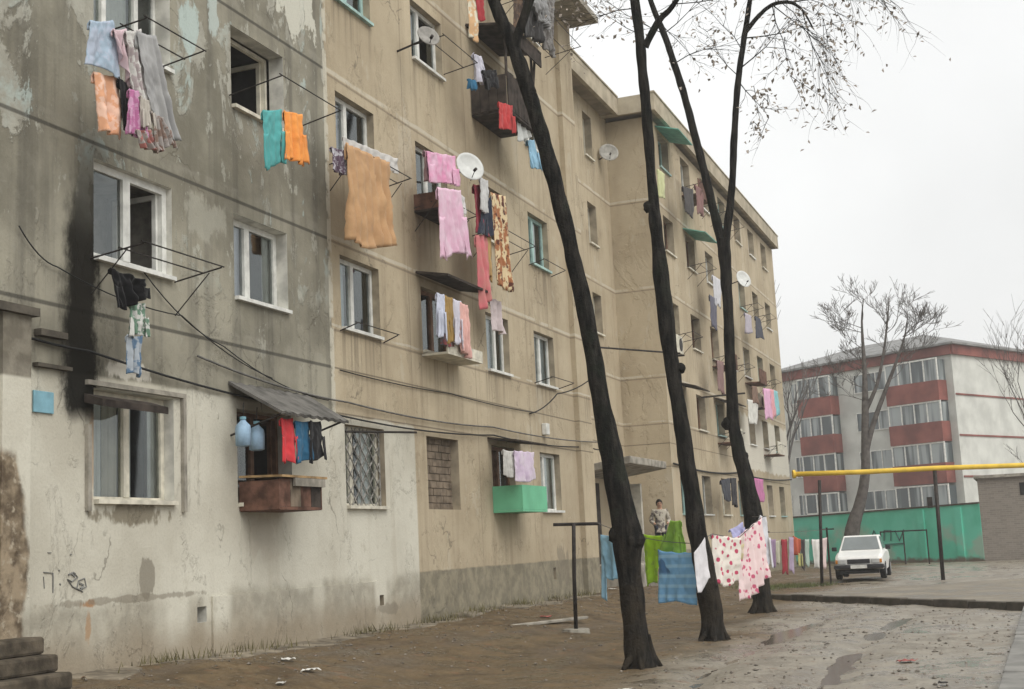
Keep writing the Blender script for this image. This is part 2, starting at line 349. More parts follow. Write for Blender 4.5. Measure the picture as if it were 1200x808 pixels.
# road beyond the kerb, wet grey asphalt
def asphalt():
    m = Mat('wet_asphalt'); n = m.noise(.8, 6); n2 = m.noise(6, 5); c = m.mix(m.ss(n, .35, .65), (.115, .098, .073), (.215, .19, .148))
    c = m.mix(m.mul(m.ss(n2, .55, .7), .5), c, (.13, .10, .075)); m.bump(m.math('ADD', m.noise(20, 4), m.mul(n2, 2.0)), .5, .03)
    return m.fin(c, m.math('SUBTRACT', .75, m.mul(m.ss(n, .55, .4), .35)), 0, .4)
M_asph = asphalt()
k0 = PZ(905, 699, .08); k1 = PZ(1190, 709, .08); kd = (k1-k0).normalized(); kn = Vector((-kd.y, kd.x, 0))
kR = k0+kd*16; kL = k0-kd*1.2
m2 = MB(); NR = 40
pts = []
for j in range(NR+1):
    for i in range(NR+1):
        p = kL+kd*(28*i/NR)+kn*(.2+26*(j/NR)**1.3); pts.append((p.x, p.y, max(gz(p.x, p.y)+.02, .05)+.01*noise.noise(p)))
m2.add(pts, [(j*(NR+1)+i, j*(NR+1)+i+1, (j+1)*(NR+1)+i+1, (j+1)*(NR+1)+i) for j in range(NR) for i in range(NR)])
tag(m2.build('road', M_asph, smooth=True), kind='structure')
kb = MB()
s = 0.0
while s < 18:
    a = kL+kd*s; L = .98; g = random.uniform(-.015, .015)
    kb.prism([a+Vector((0, 0, -.2+g)), a+kd*L+Vector((0, 0, -.2+g)), a+kd*L+Vector((0, 0, .05+g)), a+Vector((0, 0, .05+g))], kn*.2)
    s += 1.0
tag(kb.build('kerb', M_kerb, bevel=.012), kind='structure')
# pavement along the right edge of the yard
e0 = PZ(1171, 806, .06); e1 = PZ(1197, 722, .06); ed = (e1-e0); ed.z = 0; ed.normalize(); en = Vector((ed.y, -ed.x, 0))
pv = MB(); s = -8.0
while s < 11:
    for q in range(2):
        a = e0+ed*s+en*(q*1.25); zt = .10+random.uniform(-.012, .012)
        a = Vector((a.x, a.y, -.1)); pv.prism([a, a+ed*1.47, a+ed*1.47+en*1.23, a+en*1.23], (0, 0, .1+zt))
    s += 1.5
tag(pv.build('pavement', M_pave, bevel=.015), kind='structure')

# ------------------------------------------------------------------ the long apartment building
XW = -9.5; ROOF = 15.0
B1 = empty('apartment_building', (0, 0, 0), 'long five storey panel block, grey and tan weathered walls with white limewash at the foot', 'apartment building')
COLS = [(12.05, 13.55), (14.95, 16.35), (17.95, 19.3), (20.95, 22.35), (24.0, 25.25), (26.8, 28.1)]
SILL = [2.2, 4.95, 7.62, 10.35, 13.05]; HT = [1.27, 1.17, 1.17, 1.15, 1.12]
WD = .24
def wall(y0, y1, z0, z1, X, ops, name='wall', label=None, rev=None, depth=WD):
    mb = MB(); ysl = sorted({y0, y1, *[v for o in ops for v in o[:2]]}); zsl = sorted({z0, z1, *[v for o in ops for v in o[2:4]]})
    ysl = [v for v in ysl if y0 <= v <= y1]
    for i in range(len(ysl)-1):
        for j in range(len(zsl)-1):
            cy, cz = (ysl[i]+ysl[i+1])/2, (zsl[j]+zsl[j+1])/2
            if any(o[0] < cy < o[1] and o[2] < cz < o[3] for o in ops): continue
            mb.quad((X, ysl[i], zsl[j]), (X, ysl[i+1], zsl[j]), (X, ysl[i+1], zsl[j+1]), (X, ysl[i], zsl[j+1]))
    for o in ops:
        a, b, c, d = o[:4]; Xi = X-(o[4] if len(o) > 4 else depth); mb.cur = 1
        mb.quad((X, a, c), (X, a, d), (Xi, a, d), (Xi, a, c)); mb.quad((X, b, d), (X, b, c), (Xi, b, c), (Xi, b, d))
        mb.quad((X, a, d), (X, b, d), (Xi, b, d), (Xi, a, d)); mb.quad((X, b, c), (X, a, c), (Xi, a, c), (Xi, b, c)); mb.cur = 0
    o = mb.build(name, [MW, rev or M_reveal], B1)
    if label: o['label'] = label
    return o
def curtain(mb, X, y0, y1, z0, z1):
    n = 26; vs = []
    for j in (0, 1):
        for i in range(n+1):
            y = y0+(y1-y0)*i/n; vs.append((X+.035*math.sin(i*1.9+y)*(.6+.4*math.sin(i*.7)), y, z1 if j else z0))
    mb.add(vs, [(i, i+1, n+2+i, n+1+i) for i in range(n)])
def window(X, y0, y1, z0, z1, fm=None, mulls=(.5,), opened=(), curt=None, transom=None, depth=WD, par=None, sill=True, glass=True, bar=.055, room=None):
    fm = fm or M_white; Xf = X-depth+.02; e = .003
    m = MB(); a, b, c, d = y0+e, y1-e, z0+e, z1-e
    m.box(Xf-.06, Xf, a, a+bar, c, d); m.box(Xf-.06, Xf, b-bar, b, c, d); m.box(Xf-.06, Xf, a+bar, b-bar, c, c+bar); m.box(Xf-.06, Xf, a+bar, b-bar, d-bar, d)
    edges = [a+bar]
    for f in mulls:
        ym = a+(b-a)*f; m.box(Xf-.062, Xf+.012, ym-bar*.75, ym+bar*.75, c+bar, d-bar); edges += [ym-bar*.75, ym+bar*.75]
    edges.append(b-bar)
    bays = [(edges[2*i], edges[2*i+1]) for i in range(len(edges)//2)]
    if transom:
        zt = c+(d-c)*transom; m.box(Xf-.058, Xf+.008, bays[-1][0], bays[-1][1], zt-bar*.6, zt+bar*.6)
    o = m.build('window', fm, par or B1)
    for i, (p, q) in enumerate(bays):
        if i in opened:
            s = MB(); wdt = q-p   # sash swung into the room
            s.box(Xf-.06-wdt, Xf-.06, q-.045, q-.002, c+bar, c+bar+.06); s.box(Xf-.06-wdt, Xf-.06, q-.045, q-.002, d-bar-.06, d-bar)
            s.box(Xf-.12, Xf-.061, q-.045, q-.002, c+bar+.06, d-bar-.06); s.box(Xf-.06-wdt, Xf-wdt, q-.045, q-.002, c+bar+.06, d-bar-.06)
            s.build('open_sash', fm, o); continue
        if glass: MB().quad((Xf-.03, p, c+bar), (Xf-.03, q, c+bar), (Xf-.03, q, d-bar), (Xf-.03, p, d-bar)).build('pane', M_glass, o)
    if sill: MB().box(Xf+.002, X+.07, y0+.004, y1-.004, z0-.02, z0+.03).build('sill', fm if fm is not M_brownf else M_cream, o)
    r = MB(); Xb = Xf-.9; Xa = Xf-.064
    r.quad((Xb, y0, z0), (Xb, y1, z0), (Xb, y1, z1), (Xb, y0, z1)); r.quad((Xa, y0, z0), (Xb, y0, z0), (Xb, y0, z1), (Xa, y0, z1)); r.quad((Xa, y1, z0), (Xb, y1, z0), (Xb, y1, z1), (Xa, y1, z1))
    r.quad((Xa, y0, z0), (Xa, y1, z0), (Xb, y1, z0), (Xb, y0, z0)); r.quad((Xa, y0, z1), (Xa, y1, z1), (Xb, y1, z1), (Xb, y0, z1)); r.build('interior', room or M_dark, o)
    for (f0, f1, mt) in (curt or ()):
        k = MB(); curtain(k, Xf-.11, a+(b-a)*f0, a+(b-a)*f1, c, d); k.build('curtain', mt, o, smooth=True)
    return o
C0_, C1_, C2_, C3_ = M_curt
ops = [(y0, y1, SILL[k], SILL[k]+HT[k]) for (y0, y1) in COLS for k in range(5)]
vents = [(14.0, 14.2, .76, .95, .35), (18.96, 19.1, .68, .84, .3), (27.3, 27.48, .75, 1.0, .35)]
opsN = [o for o in ops if o[1] < 17.6] + vents[:1]; opsT = [o for o in ops if o[0] > 17.6] + vents[1:]
wall(2.0, 17.62, -.4, ROOF-.6, XW, opsN, 'wall', 'grey concrete wall with peeling paint above a white limewashed ground floor')
M_tanrev = plain('tan_reveal', (.30, .255, .185), .9, .25, 3)
wall(17.62, 30.3, -.4, ROOF-.6, XW, opsT, 'wall', 'tan rendered wall of the near block', M_tanrev)
for v in vents:
    MB().quad((XW-v[4], v[0], v[2]), (XW-v[4], v[1], v[2]), (XW-v[4], v[1], v[3]), (XW-v[4], v[0], v[3])).build('vent_hole', M_dark, B1)
M_room = plain('pale_room', (.16, .15, .13), .9)
styles = {
 (0, 0): dict(fm=M_cream, mulls=(.5,), bar=.07, depth=.16, curt=[(.03, .3, C0_), (.3, .5, C1_), (.5, .66, C0_), (.86, 1, C0_)]), (1, 0): dict(fm=M_brownf, mulls=(.5,), opened=(1,)),
 (2, 0): dict(fm=M_cream, mulls=(.3,), curt=[(.0, .3, C0_), (.62, 1, C0_)]), (4, 0): dict(fm=M_brownf, mulls=(.5,), opened=(0,)), (5, 0): dict(mulls=(.4,), curt=[(.3, 1, C0_)]),
 (0, 1): dict(fm=M_white, mulls=(.46,), opened=(1,), depth=.10, bar=.09, room=M_room), (1, 1): dict(mulls=(.42,), curt=[(0, .46, C2_), (.46, .56, C0_), (.85, 1, C0_)], bar=.085, depth=.2), (2, 1): dict(mulls=(.45,), curt=[(.0, .42, C3_)]),
 (3, 1): dict(fm=M_brownf, mulls=(.5,)), (4, 1): dict(mulls=(.6,), curt=[(0, .6, C3_)]), (5, 1): dict(mulls=(.5,), curt=[(0, .5, C0_), (.6, 1, C3_)]),
 (0, 2): dict(mulls=(.3, .72), curt=[(0, .7, C0_)]), (1, 2): dict(fm=M_cream, mulls=(.12,), opened=(1,), depth=.3), (2, 2): dict(mulls=(.4,), curt=[(0, .4, C2_)]), (3, 2): dict(fm=M_white, mulls=(.5,)),
 (4, 2): dict(fm=M_brownf), (5, 2): dict(fm=M_teal, mulls=(.45,), curt=[(0, .45, C0_), (.5, .8, C0_)]), (2, 3): dict(fm=M_teal), (3, 3): dict(mulls=(.4,), curt=[(0, .4, C3_)]), (4, 3): dict(fm=M_brownf, opened=(0,)), (5, 3): dict(mulls=(.5,))}
for c, (y0, y1) in enumerate(COLS):
    for k in range(5):
        if (c, k) == (3, 0): continue
        kw = dict(styles.get((c, k), dict(fm=M_white, mulls=(.5,), curt=[(0, .45, C0_)])))
        if c > 1: kw.setdefault('depth', .15); kw.setdefault('bar', .07)
        window(XW, y0, y1, SILL[k], SILL[k]+HT[k], **kw)
# bricked-up opening
m = MB(); z = SILL[0]; row = 0
while z < SILL[0]+HT[0]-.02:
    y = COLS[3][0]+.01-(.14 if row % 2 else 0)
    while y < COLS[3][1]-.02:
        a, b = max(y, COLS[3][0]+.005), min(y+.27, COLS[3][1]-.005)
        if b-a > .03: m.box(XW-.3, XW-.16+random.uniform(-.008, .008), a, b, z, min(z+.115, SILL[0]+HT[0]-.005))
        y += .285
    z += .13; row += 1
m.box(XW-.31, XW-.19, COLS[3][0]+.003, COLS[3][1]-.003, SILL[0]+.002, SILL[0]+HT[0]-.002)
o = m.build('brick_infill', M_brick, B1); o['label'] = 'ground floor opening closed with rough brick'
# lattice grille on the third ground floor window
m = MB(); y0, y1 = COLS[2]; z0 = SILL[0]; z1 = z0+HT[0]; Xg = XW-.1
def diag(m, y0, y1, z0, z1, X, step, sgn):
    h = z1-z0; k = y0-h
    while k < y1+h:
        pts = []
        for t in (0, 1):
            pass
        a = Vector((X, k, z0)) if sgn > 0 else Vector((X, k, z1)); b = Vector((X, k+h, z1)) if sgn > 0 else Vector((X, k+h, z0))
        t0 = max(0, (y0-k)/h); t1 = min(1, (y1-k)/h)
        if t1-t0 > .05: m.tube([a.lerp(b, t0), a.lerp(b, t1)], .011, 4)
        k += step
diag(m, y0+.02, y1-.02, z0+.03, z1-.03, Xg, .26, 1); diag(m, y0+.02, y1-.02, z0+.03, z1-.03, Xg+.02, .26, -1)
for f in (0, .5, 1): m.tube([(Xg+.01, y0+.02+(y1-y0-.04)*f, z0+.03), (Xg+.01, y0+.02+(y1-y0-.04)*f, z1-.02)], .014, 5)
m.build('window_grille', plain('pale_worn_steel', (.24, .23, .21), .6, .4, 10), B1)
# pilaster at the end of the near block, return walls, recess, far block
MB().box(XW-1.6, XW+.12, 29.35, 30.3, -.4, ROOF-.6).build('pilaster', MW, B1)
XR = -10.9
rops = [(36.0, 36.85, 10.1, 11.35), (36.0, 36.85, 7.45, 8.65), (36.0, 36.85, 12.75, 14.1), (36.0, 36.85, 4.7, 5.9), (33.0, 34.0, 7.5, 8.7), (33.0, 34.0, 10.2, 11.4)]
wall(30.2, 38.5, -.4, ROOF-.3, XR, rops, 'wall', 'recessed stairwell wall between the two blocks', M_tanrev)
for r in rops: window(XR, *r, fm=M_cream, mulls=(.5,))
FY0, FY1 = 38.4, 60.2; XF = -9.5
fcols = [(39.4+2.95*i, 40.7+2.95*i) for i in range(7)]
fops = [(a, b, SILL[k], SILL[k]+HT[k]) for a, b in fcols for k in range(5)]
wall(FY0, FY1, -.4, ROOF-.6, XF, fops, 'wall', 'tan front wall of the far block', M_tanrev)
MB().quad((XF-.003, FY0, -.4), (XF-.003, FY0, ROOF-.6), (XR-2.5, FY0, ROOF-.6), (XR-2.5, FY0, -.4)).build('side_wall', MW, B1)
MB().box(XW-12, XW-1.65, 2, 2.1, -.4, ROOF-.6).box(XW-12, XW-11.8, 2, FY1, -.4, ROOF-.6).box(XW-11.8, XF-.01, FY1-.1, FY1, -.4, ROOF-.6).build('rear_wall', MW, B1)
random.seed(11)
for i, (a, b) in enumerate(fcols):
    for k in range(5):
        window(XF, a, b, SILL[k], SILL[k]+HT[k], fm=random.choice([M_white, M_cream, M_white, M_teal, M_brownf]), mulls=(random.choice([.4, .5, .6]),), curt=random.choice([None, [(0, .5, C0_)], [(.5, 1, C3_)], [(0, 1, C0_)]]))
# roofs with concrete fascia boards
def roof(y0, y1, xf, xb, zt, zb=.55):
    r = MB(); r.box(xb, xf-.12, y0+.12, y1-.12, zt-zb+.06, zt-.05); o = r.build('roof', M_soffit, B1)
    f = MB(); f.box(xf-.12, xf, y0, y1, zt-zb, zt); f.box(xb, xf-.121, y0, y0+.12, zt-zb, zt-.002); f.box(xb, xf-.121, y1-.12, y1, zt-zb, zt-.002); f.box(xf-.2, xf+.03, y0-.02, y1+.02, zt+.002, zt+.05)
    f.build('fascia', M_fascia, o)
roof(2, 30.55, -9.2, -21, ROOF); roof(30.57, 37.98, -10.35, -21, ROOF); roof(38.0, 60.25, -9.2, -21, ROOF)
# entrance porch in the recess
pc = MB(); pc.prism([(-10.9, 33.2, 3.25), (-10.9, 33.2, 3.45), (-9.3, 33.2, 3.68), (-9.3, 33.2, 3.48)], (0, 3.8, 0)); p = pc.build('porch_canopy', M_concrete, B1, bevel=.02)
MB().box(-10.88, -10.75, 34.0, 35.1, .9, 3.1).build('entrance_door', M_darkwood, B1, bevel=.01)
MB().box(-10.9, -9.2, 33.4, 36.9, -.1, .9).build('porch_platform', M_concrete, B1, bevel=.03)
st = MB()
for i in range(4): st.box(-9.198+.0+.3*i, -8.9+.3*i, 34.0, 36.2, -.1, .74-.2*i)
st.build('porch_step', M_concrete, B1, bevel=.02)
MB().box(-10.88, -10.1, 36.95, 37.1, .9, 3.1).build('porch_side_wall', plain('whitewashed_porch', (.45, .43, .37), .9, .3, 3), B1)

# ---- things fixed to the wall
def rack(ya, yb, z, ln, rails=2, strut=True, dz=.1, X=XW):
    m = MB()
    m.tube([(X-.02, ya, z), (X+ln, ya+.03, z+dz)], .0105, 5); m.tube([(X-.02, yb, z), (X+ln, yb-.03, z+dz)], .0105, 5)
    for i in range(rails):
        f = 1-i*.42; m.tube([(X+ln*f, ya-.05+.03*f, z+dz*f+.015), (X+ln*f, yb+.05-.03*f, z+dz*f+.015)], .009, 5)
    if strut:
        for y in (ya, yb): m.tube([(X, y, z-.42), (X+ln*.72, y, z+dz*.6)], .008, 5)
    return m.build('drying_rack', M_metal, B1)
rack(12.0, 13.6, 4.93, .7); rack(12.0, 13.2, 7.55, .75, 3, False); rack(14.9, 16.6, 7.75, .8, 1, False, .15); rack(17.7, 19.4, 7.5, .6, 2); rack(20.8, 22.4, 10.5, .7, 2, False); rack(20.8, 22.3, 7.5, .6, 2)
rack(23.5, 25.5, 7.55, .6, 2); rack(26.7, 28.2, 7.55, .35, 1, False); rack(17.9, 19.4, 4.9, .28, 1, False); rack(26.7, 28.2, 4.95, .4, 1, False); rack(26.4, 28.6, 12.95, .9, 3); rack(23.9, 25.4, 13.0, .7, 2)
for i, k in ((0, 2), (1, 4), (1, 3), (2, 4), (2, 2), (3, 2), (4, 3), (5, 3), (5, 2), (5, 1), (2, 1), (3, 4)): rack(fcols[i][0]-.05, fcols[i][1]+.05, SILL[k], .7, 2, True, .1, XF)
M_kerbapron = plain('broken_apron_concrete', (.17, .145, .108), .85, .5, 4, 0, .4)
# hood above the first window, dark ledges near the left edge
MB().prism([(XW+.053, 11.82, 3.28), (XW+.053, 11.82, 3.38), (XW+.3, 11.82, 3.30), (XW+.3, 11.82, 3.22)], (0, 1.2, 0)).build('window_hood', M_darkwood, B1)
MB().box(XW+.002, XW+.05, 11.9, 13.75, 3.49, 3.545).box(XW+.002, XW+.05, 13.69, 13.75, 2.1, 3.488).box(XW+.002, XW+.05, 11.9, 11.96, 2.1, 3.05).build('window_surround', M_concrete, B1)
MB().box(XW+.002, XW+.22, 10.2, 10.92, 4.083, 4.17).build('ledge', M_kerb, B1); MB().box(XW+.002, XW+.1, 11.08, 11.5, 3.93, 4.0).build('ledge', M_kerb, B1); MB().box(XW+.002, XW+.08, 11.06, 11.6, 3.60, 3.64).build('ledge', M_kerb, B1)
MB().box(XW+.002, XW+.16, 10.45, 10.86, -.2, 4.08).build('corner_pier', MW, B1)
MB().box(XW+.002, XW+.028, 14.3, 18.9, -.2, 1.06).build('plinth', MW, B1)
ap = MB(); ra_ = random.Random(8); y_ = 11.4
while y_ < 29.0:
    L_ = ra_.uniform(.9, 2.2); w0_, w1_ = ra_.uniform(.35, .8), ra_.uniform(.35, .8); zt_ = gz(XW+.4, y_+L_/2)+.035
    ap.prism([(XW+.03, y_, zt_-.15), (XW+w0_, y_+ra_.uniform(0, .1), zt_-.19), (XW+w1_, y_+L_-.06, zt_-.19), (XW+.03, y_+L_-.03, zt_-.15)], (0, 0, .15)); y_ += L_+(ra_.uniform(.1, .6) if ra_.random() < .4 else 0)
tag(ap.build('pavement', M_kerbapron, bevel=.02), kind='structure')
# scribbled graffiti
g = MB(); Xg = XW+.004
def stroke(pts, r=.012): g.tube([PX(a, b, Xg) for a, b in pts], r*.7, 4)
stroke([(51, 671), (62, 672), (62, 695)]); stroke([(51, 676), (52, 690)], .008); stroke([(69, 668), (69.5, 670)], .012); stroke([(70, 684), (71, 686)], .012); stroke([(56, 648), (60, 648)], .01); stroke([(82, 650), (84, 650)], .01)
stroke([(80, 674), (86, 671), (91, 677), (84, 682), (79, 679), (85, 688), (93, 692), (101, 688), (99, 678), (92, 681), (90, 690), (97, 694)], .014); stroke([(83, 672), (87, 676), (88, 672)], .018); stroke([(93, 684), (98, 686), (94, 690)], .02)
g.build('graffiti', plain('faded_spray', (.17, .17, .16), .8), B1)
# ---- awning and balcony boxes
def slab(pts, th, name, mat, par=B1):
    n = (Vector(pts[1])-Vector(pts[0])).cross(Vector(pts[3])-Vector(pts[0])).normalized(); return MB().prism(pts, n*th).build(name, mat, par)
aw = MB()
n = 28
for s in range(2):
    vs = []
    for i in range(n+1):
        for j in range(5):
            u, v = i/n, j/4; vs.append((XW+.01+.8*v, 14.75+2.05*u-.25*u*v, 3.80-.46*v+.012*math.sin(i*1.9)-.02*s))
    aw.add(vs, [(i*5+j, i*5+j+1, (i+1)*5+j+1, (i+1)*5+j) for i in range(n) for j in range(4)])
o = aw.build('awning', M_slate, B1, solid=.02); o['label'] = 'corrugated grey awning'
for y in (14.8, 16.4): MB().tube([(XW, y, 3.1), (XW+.76, y+.02, 3.33)], .015, 5).build('awning_strut', M_metal, o)
bx = MB(); bx.box(XW+.003, XW+.6, 15.0, 16.08, 2.11, 2.15)
bo = bx.build('balcony_box', M_wood, B1); bo['label'] = 'brown plank balcony box'
rb_ = random.Random(2)
for i in range(4):
    y = 15.0+.27*i; MB().box(XW+.57, XW+.6, y, y+.26, 2.153, 2.5+rb_.uniform(-.04, .02)).build('front_plank', [M_wood, M_brick, M_wood, M_darkwood][i], bo)
for y in (14.975, 16.082): MB().box(XW+.003, XW+.6, y, y+.022, 2.12, 2.5).build('side_plank', M_wood, bo)
MB().prism([(XW+.01, 14.96, 2.55), (XW+.66, 14.96, 2.53), (XW+.66, 14.96, 2.56), (XW+.01, 14.96, 2.58)], (0, 1.2, 0)).build('top_plank', M_plank, bo)
MB().prism([(XW+.62, 15.3, 2.42), (XW+.66, 15.3, 2.42), (XW+.66, 15.3, 2.527), (XW+.62, 15.3, 2.527)], (0, .8, 0)).build('rail', M_concrete, bo)
# green box
gb = MB(); gb.box(XW+.003, XW+.62, 23.95, 25.35, 2.15, 2.19); go = gb.build('balcony_box', M_greenbox, B1); go['label'] = 'green painted balcony box'
MB().box(XW+.59, XW+.62, 23.95, 25.35, 2.193, 2.66).build('front_panel', M_greenbox, go)
for y in (23.95, 25.32): MB().box(XW+.003, XW+.587, y, y+.03, 2.193, 2.66).build('side_panel', M_greenbox, go)
slab([(XW+.003, 23.8, 3.58), (XW+.6, 23.8, 3.5), (XW+.6, 25.6, 3.5), (XW+.003, 25.6, 3.58)], .03, 'awning', M_darkwood)
# second floor awning and shelf
slab([(XW+.003, 20.75, 6.32), (XW+.62, 20.75, 6.2), (XW+.62, 22.75, 6.2), (XW+.003, 22.75, 6.32)], .04, 'awning', M_darkwood)
sh = MB(); sh.box(XW+.003, XW+.5, 20.9, 22.5, 4.86, 4.9); s_ = sh.build('window_shelf', M_cream, B1); MB().box(XW+.47, XW+.5, 20.9, 22.5, 4.903, 5.08).build('shelf_board', M_cream, s_)
# third floor brown box beside the dish
tb = MB(); tb.box(XW+.003, XW+.5, 20.8, 22.0, 7.42, 7.46); t_ = tb.build('balcony_box', M_darkwood, B1); MB().box(XW+.47, XW+.5, 20.8, 22.0, 7.463, 7.75).build('front_panel', M_cream, t_); MB().box(XW+.003, XW+.467, 20.8, 20.83, 7.463, 7.75).build('side_panel', M_wood, t_)
# fourth floor dark scrap balcony with a roof
db = MB(); db.box(XW+.003, XW+.8, 23.75, 25.35, 10.05, 10.1); d_ = db.build('balcony', M_darkwood, B1); d_['label'] = 'dark scrap-wood balcony with a plank roof'
pk = MB()
for i in range(9): pk.box(XW+.78, XW+.81, 23.75+.178*i, 23.75+.178*i+.165, 10.103, 10.85+random.uniform(-.06, .05))
pk.build('railing_board', M_darkwood, d_)
pk = MB()
for i in range(4): pk.box(XW+.02+.19*i, XW+.2+.19*i, 23.72, 23.75, 10.103, 10.82)
pk.build('side_board', M_darkwood, d_)
for y in (23.77, 25.32): MB().tube([(XW+.78, y, 10.8), (XW+.78, y, 11.8)], .03, 5).build('post', M_darkwood, d_)
pk = MB(); pk.tube([(XW+.78, 25.3, 10.8), (XW+.82, 25.45, 11.75)], .03, 5); pk.build('brace', M_darkwood, d_)
slab([(XW+.003, 23.6, 11.92), (XW+.95, 23.6, 11.78), (XW+.95, 25.5, 11.78), (XW+.003, 25.5, 11.92)], .05, 'balcony_roof', M_darkwood, d_)
MB().box(XW+.92, XW+.95, 23.6, 25.5, 11.5, 11.775).build('roof_board', M_darkwood, d_)
# top floor floor slab with dark heap at the end of the near block
MB().box(XW+.003, XW+.9, 28.5, 30.25, 14.25, 14.4).build('balcony_slab', M_concrete, B1)
# far block awnings, lattices and boxes
for (i, k) in ((0, 4), (1, 3), (0, 1), (2, 1)):
    a, b = fcols[i]; z = SILL[k]+HT[k]+.1
    slab([(XF+.003, a-.3, z), (XF+.75, a-.3, z-.22), (XF+.75, b+.3, z-.22), (XF+.003, b+.3, z)], .03, 'awning', M_awnteal if k >= 3 else M_darkwood)
for (i, k) in ((1, 4), (2, 2), (4, 2), (2, 1), (5, 1)):
    a, b = fcols[i]; q = MB(); q.box(XF+.003, XF+.6, a-.1, b+.1, SILL[k]-.3, SILL[k]-.26); o = q.build('balcony_box', M_wood, B1); MB().box(XF+.57, XF+.6, a-.1, b+.1, SILL[k]-.257, SILL[k]+.25).build('front_panel', random.choice([M_wood, M_cream, M_darkwood]), o)
# steps at the far left
M_stepc = plain('dirty_step_concrete', (.08, .066, .048), .9, .5, 5, 0, .4)
stp = empty('entrance_steps', (-9.2, 10.3, 0), 'broken concrete entrance steps at the far left foot of the grey wall', 'steps')
for i in range(5): MB().box(-.14+.02, .62-.16*i+.2, -1.3, .46-.012*i, .0+.17*i, .168+.17*i).build('step', M_stepc, stp, bevel=.03)
# enamel plate
tag(MB().box(XW+.003, XW+.025, 11.06, 11.37, 3.12, 3.35).build('enamel_plate', M_plaque, bevel=.006), 'small blue enamel plate screwed to the white wall beside the soot stain', 'plaque')
# small meter box, cables
tag(MB().box(XW+.003, XW+.12, 27.0, 27.2, 3.85, 4.1).build('junction_box', M_white, bevel=.015), 'small white junction box on the cable run above the ground floor', 'junction box')
def cable(name, label, pts, r, mat, sag=.0, per=8):
    out = []
    for i in range(len(pts)-1):
        a, b = Vector(pts[i]), Vector(pts[i+1])
        for k in range(per): t = k/per; p = a.lerp(b, t); p.z -= sag*4*t*(1-t); out.append(p)
    out.append(Vector(pts[-1])); return tag(MB().tube(out, r, 5).build(name, mat, smooth=True), label, 'cable')
cable('cable', 'thick dark cable sagging along the wall just above the ground floor awning', [(XW+.05, 9.5, 4.12), (XW+.05, 11.9, 3.86), (XW+.06, 17.6, 3.58), (XW+.06, 24, 3.66), (XW+.06, 30.2, 3.76), (XW+.3, 31, 3.8)], .015, M_cable, .08)
cable('cable', 'thin grey cable strung a hand above the thick dark one on the tan wall', [(XW+.05, 14.0, 4.05), (XW+.05, 18.0, 3.80), (XW+.05, 24, 3.82), (XW+.2, 31, 3.90)], .015, M_greycable, .07)
cable('cable', 'thin dark cable drooping from the soot stain across the grey wall', [(XW+.04, 10.8, 5.05), (XW+.04, 11.4, 4.72), (XW+.1, 13.6, 4.5), (XW+.04, 15.8, 3.95)], .008, M_cable, .08)
cable('cable', 'second thin cable curving from the open window rack towards the awning', [(XW+.04, 12.9, 4.95), (XW+.04, 14.6, 4.25), (XW+.04, 17.4, 3.78)], .008, M_cable, .12)
cable('cable', 'grey cable under the first floor joint of the tan wall', [(XW+.03, 17.8, 4.28), (XW+.03, 22.0, 4.3), (XW+.03, 26.6, 4.3)], .010, M_cable, .03)
cable('cable', 'loose dark cable rising from the tan wall towards the leaning trunk', [(XW+.03, 26.2, 4.25), (XW+.3, 27.3, 4.75), (XW+.8, 28.6, 5.25)], .014, M_cable, .08)
cable('cable', 'black cable along the far block above its ground floor windows', [(XF+.05, 38.5, 3.7), (XF+.05, 48, 3.75), (XF+.1, 60.0, 3.85)], .03, M_cable, .12)
# long clothes pole sticking out by the near block corner
pa, pb = PX(697, 407, -9.3), PX(778, 413, -8.4)
MB().tube([pa, pb], .025, 6).build('clothes_pole', M_metal, B1); MB().tube([PX(822, 466, -9.5), PX(873, 461, -8.2)], .03, 6).build('clothes_pole', M_metal, B1)
MB().tube([PX(405, 506, -9.35), PX(488, 507, -8.75)], .018, 6).build('clothes_pole', M_metal, B1)
def dish(c, r, d, label, mat=M_dish, X=XW):
    c = Vector(c); d = Vector(d).normalized(); e = empty('satellite_dish', c, label, 'satellite dish', 'satellite dishes on the walls'); a = d.orthogonal().normalized(); b = d.cross(a)
    m = MB(); n = 24; vs = []
    for i in range(7):
        q = i/6
        for j in range(n): vs.append((a*math.cos(2*PI*j/n)+b*math.sin(2*PI*j/n))*r*q + d*(.22*r*q*q))
    m.add(vs, [(i*n+j, i*n+(j+1) % n, (i+1)*n+(j+1) % n, (i+1)*n+j) for i in range(6) for j in range(n)]); m.build('reflector', mat, e, smooth=True, solid=.012)
    m = MB(); tip = d*r*.85-Vector((0, 0, r*.55)); m.tube([Vector((0, 0, -r*.95))+d*.2*r, tip], .008, 5); m.disc(tip-d*.04, d, .028, .028, .07, 8); m.build('feed_arm', M_metal, e)
    m = MB(); m.tube([Vector((0, 0, 0))-d*.03, Vector((X-c.x, 0, -.15))], .02, 5); m.build('mount', M_metal, e)
    return e
def mid(px, py, X): return PX(px, py, X)
dish(mid(549, 197, -8.9), .29, (.75, -.55, .25), 'pale satellite dish between the pink washing and the patterned rug')
dish(mid(501, 44, -8.9), .21, (.6, -.5, .3), 'small grey satellite dish outside a top window above the tan blanket', plain('grey_dish', (.25, .24, .22)))
dish(mid(870, 328, -8.9), .34, (.75, -.55, .25), 'satellite dish high on the far block behind the forked tree', X=XF)
dish(mid(713, 180, -10.6), .3, (.4, -.7, .25), 'satellite dish in the shaded top corner of the recess', plain('weathered_dish', (.30, .29, .26)), X=XR)
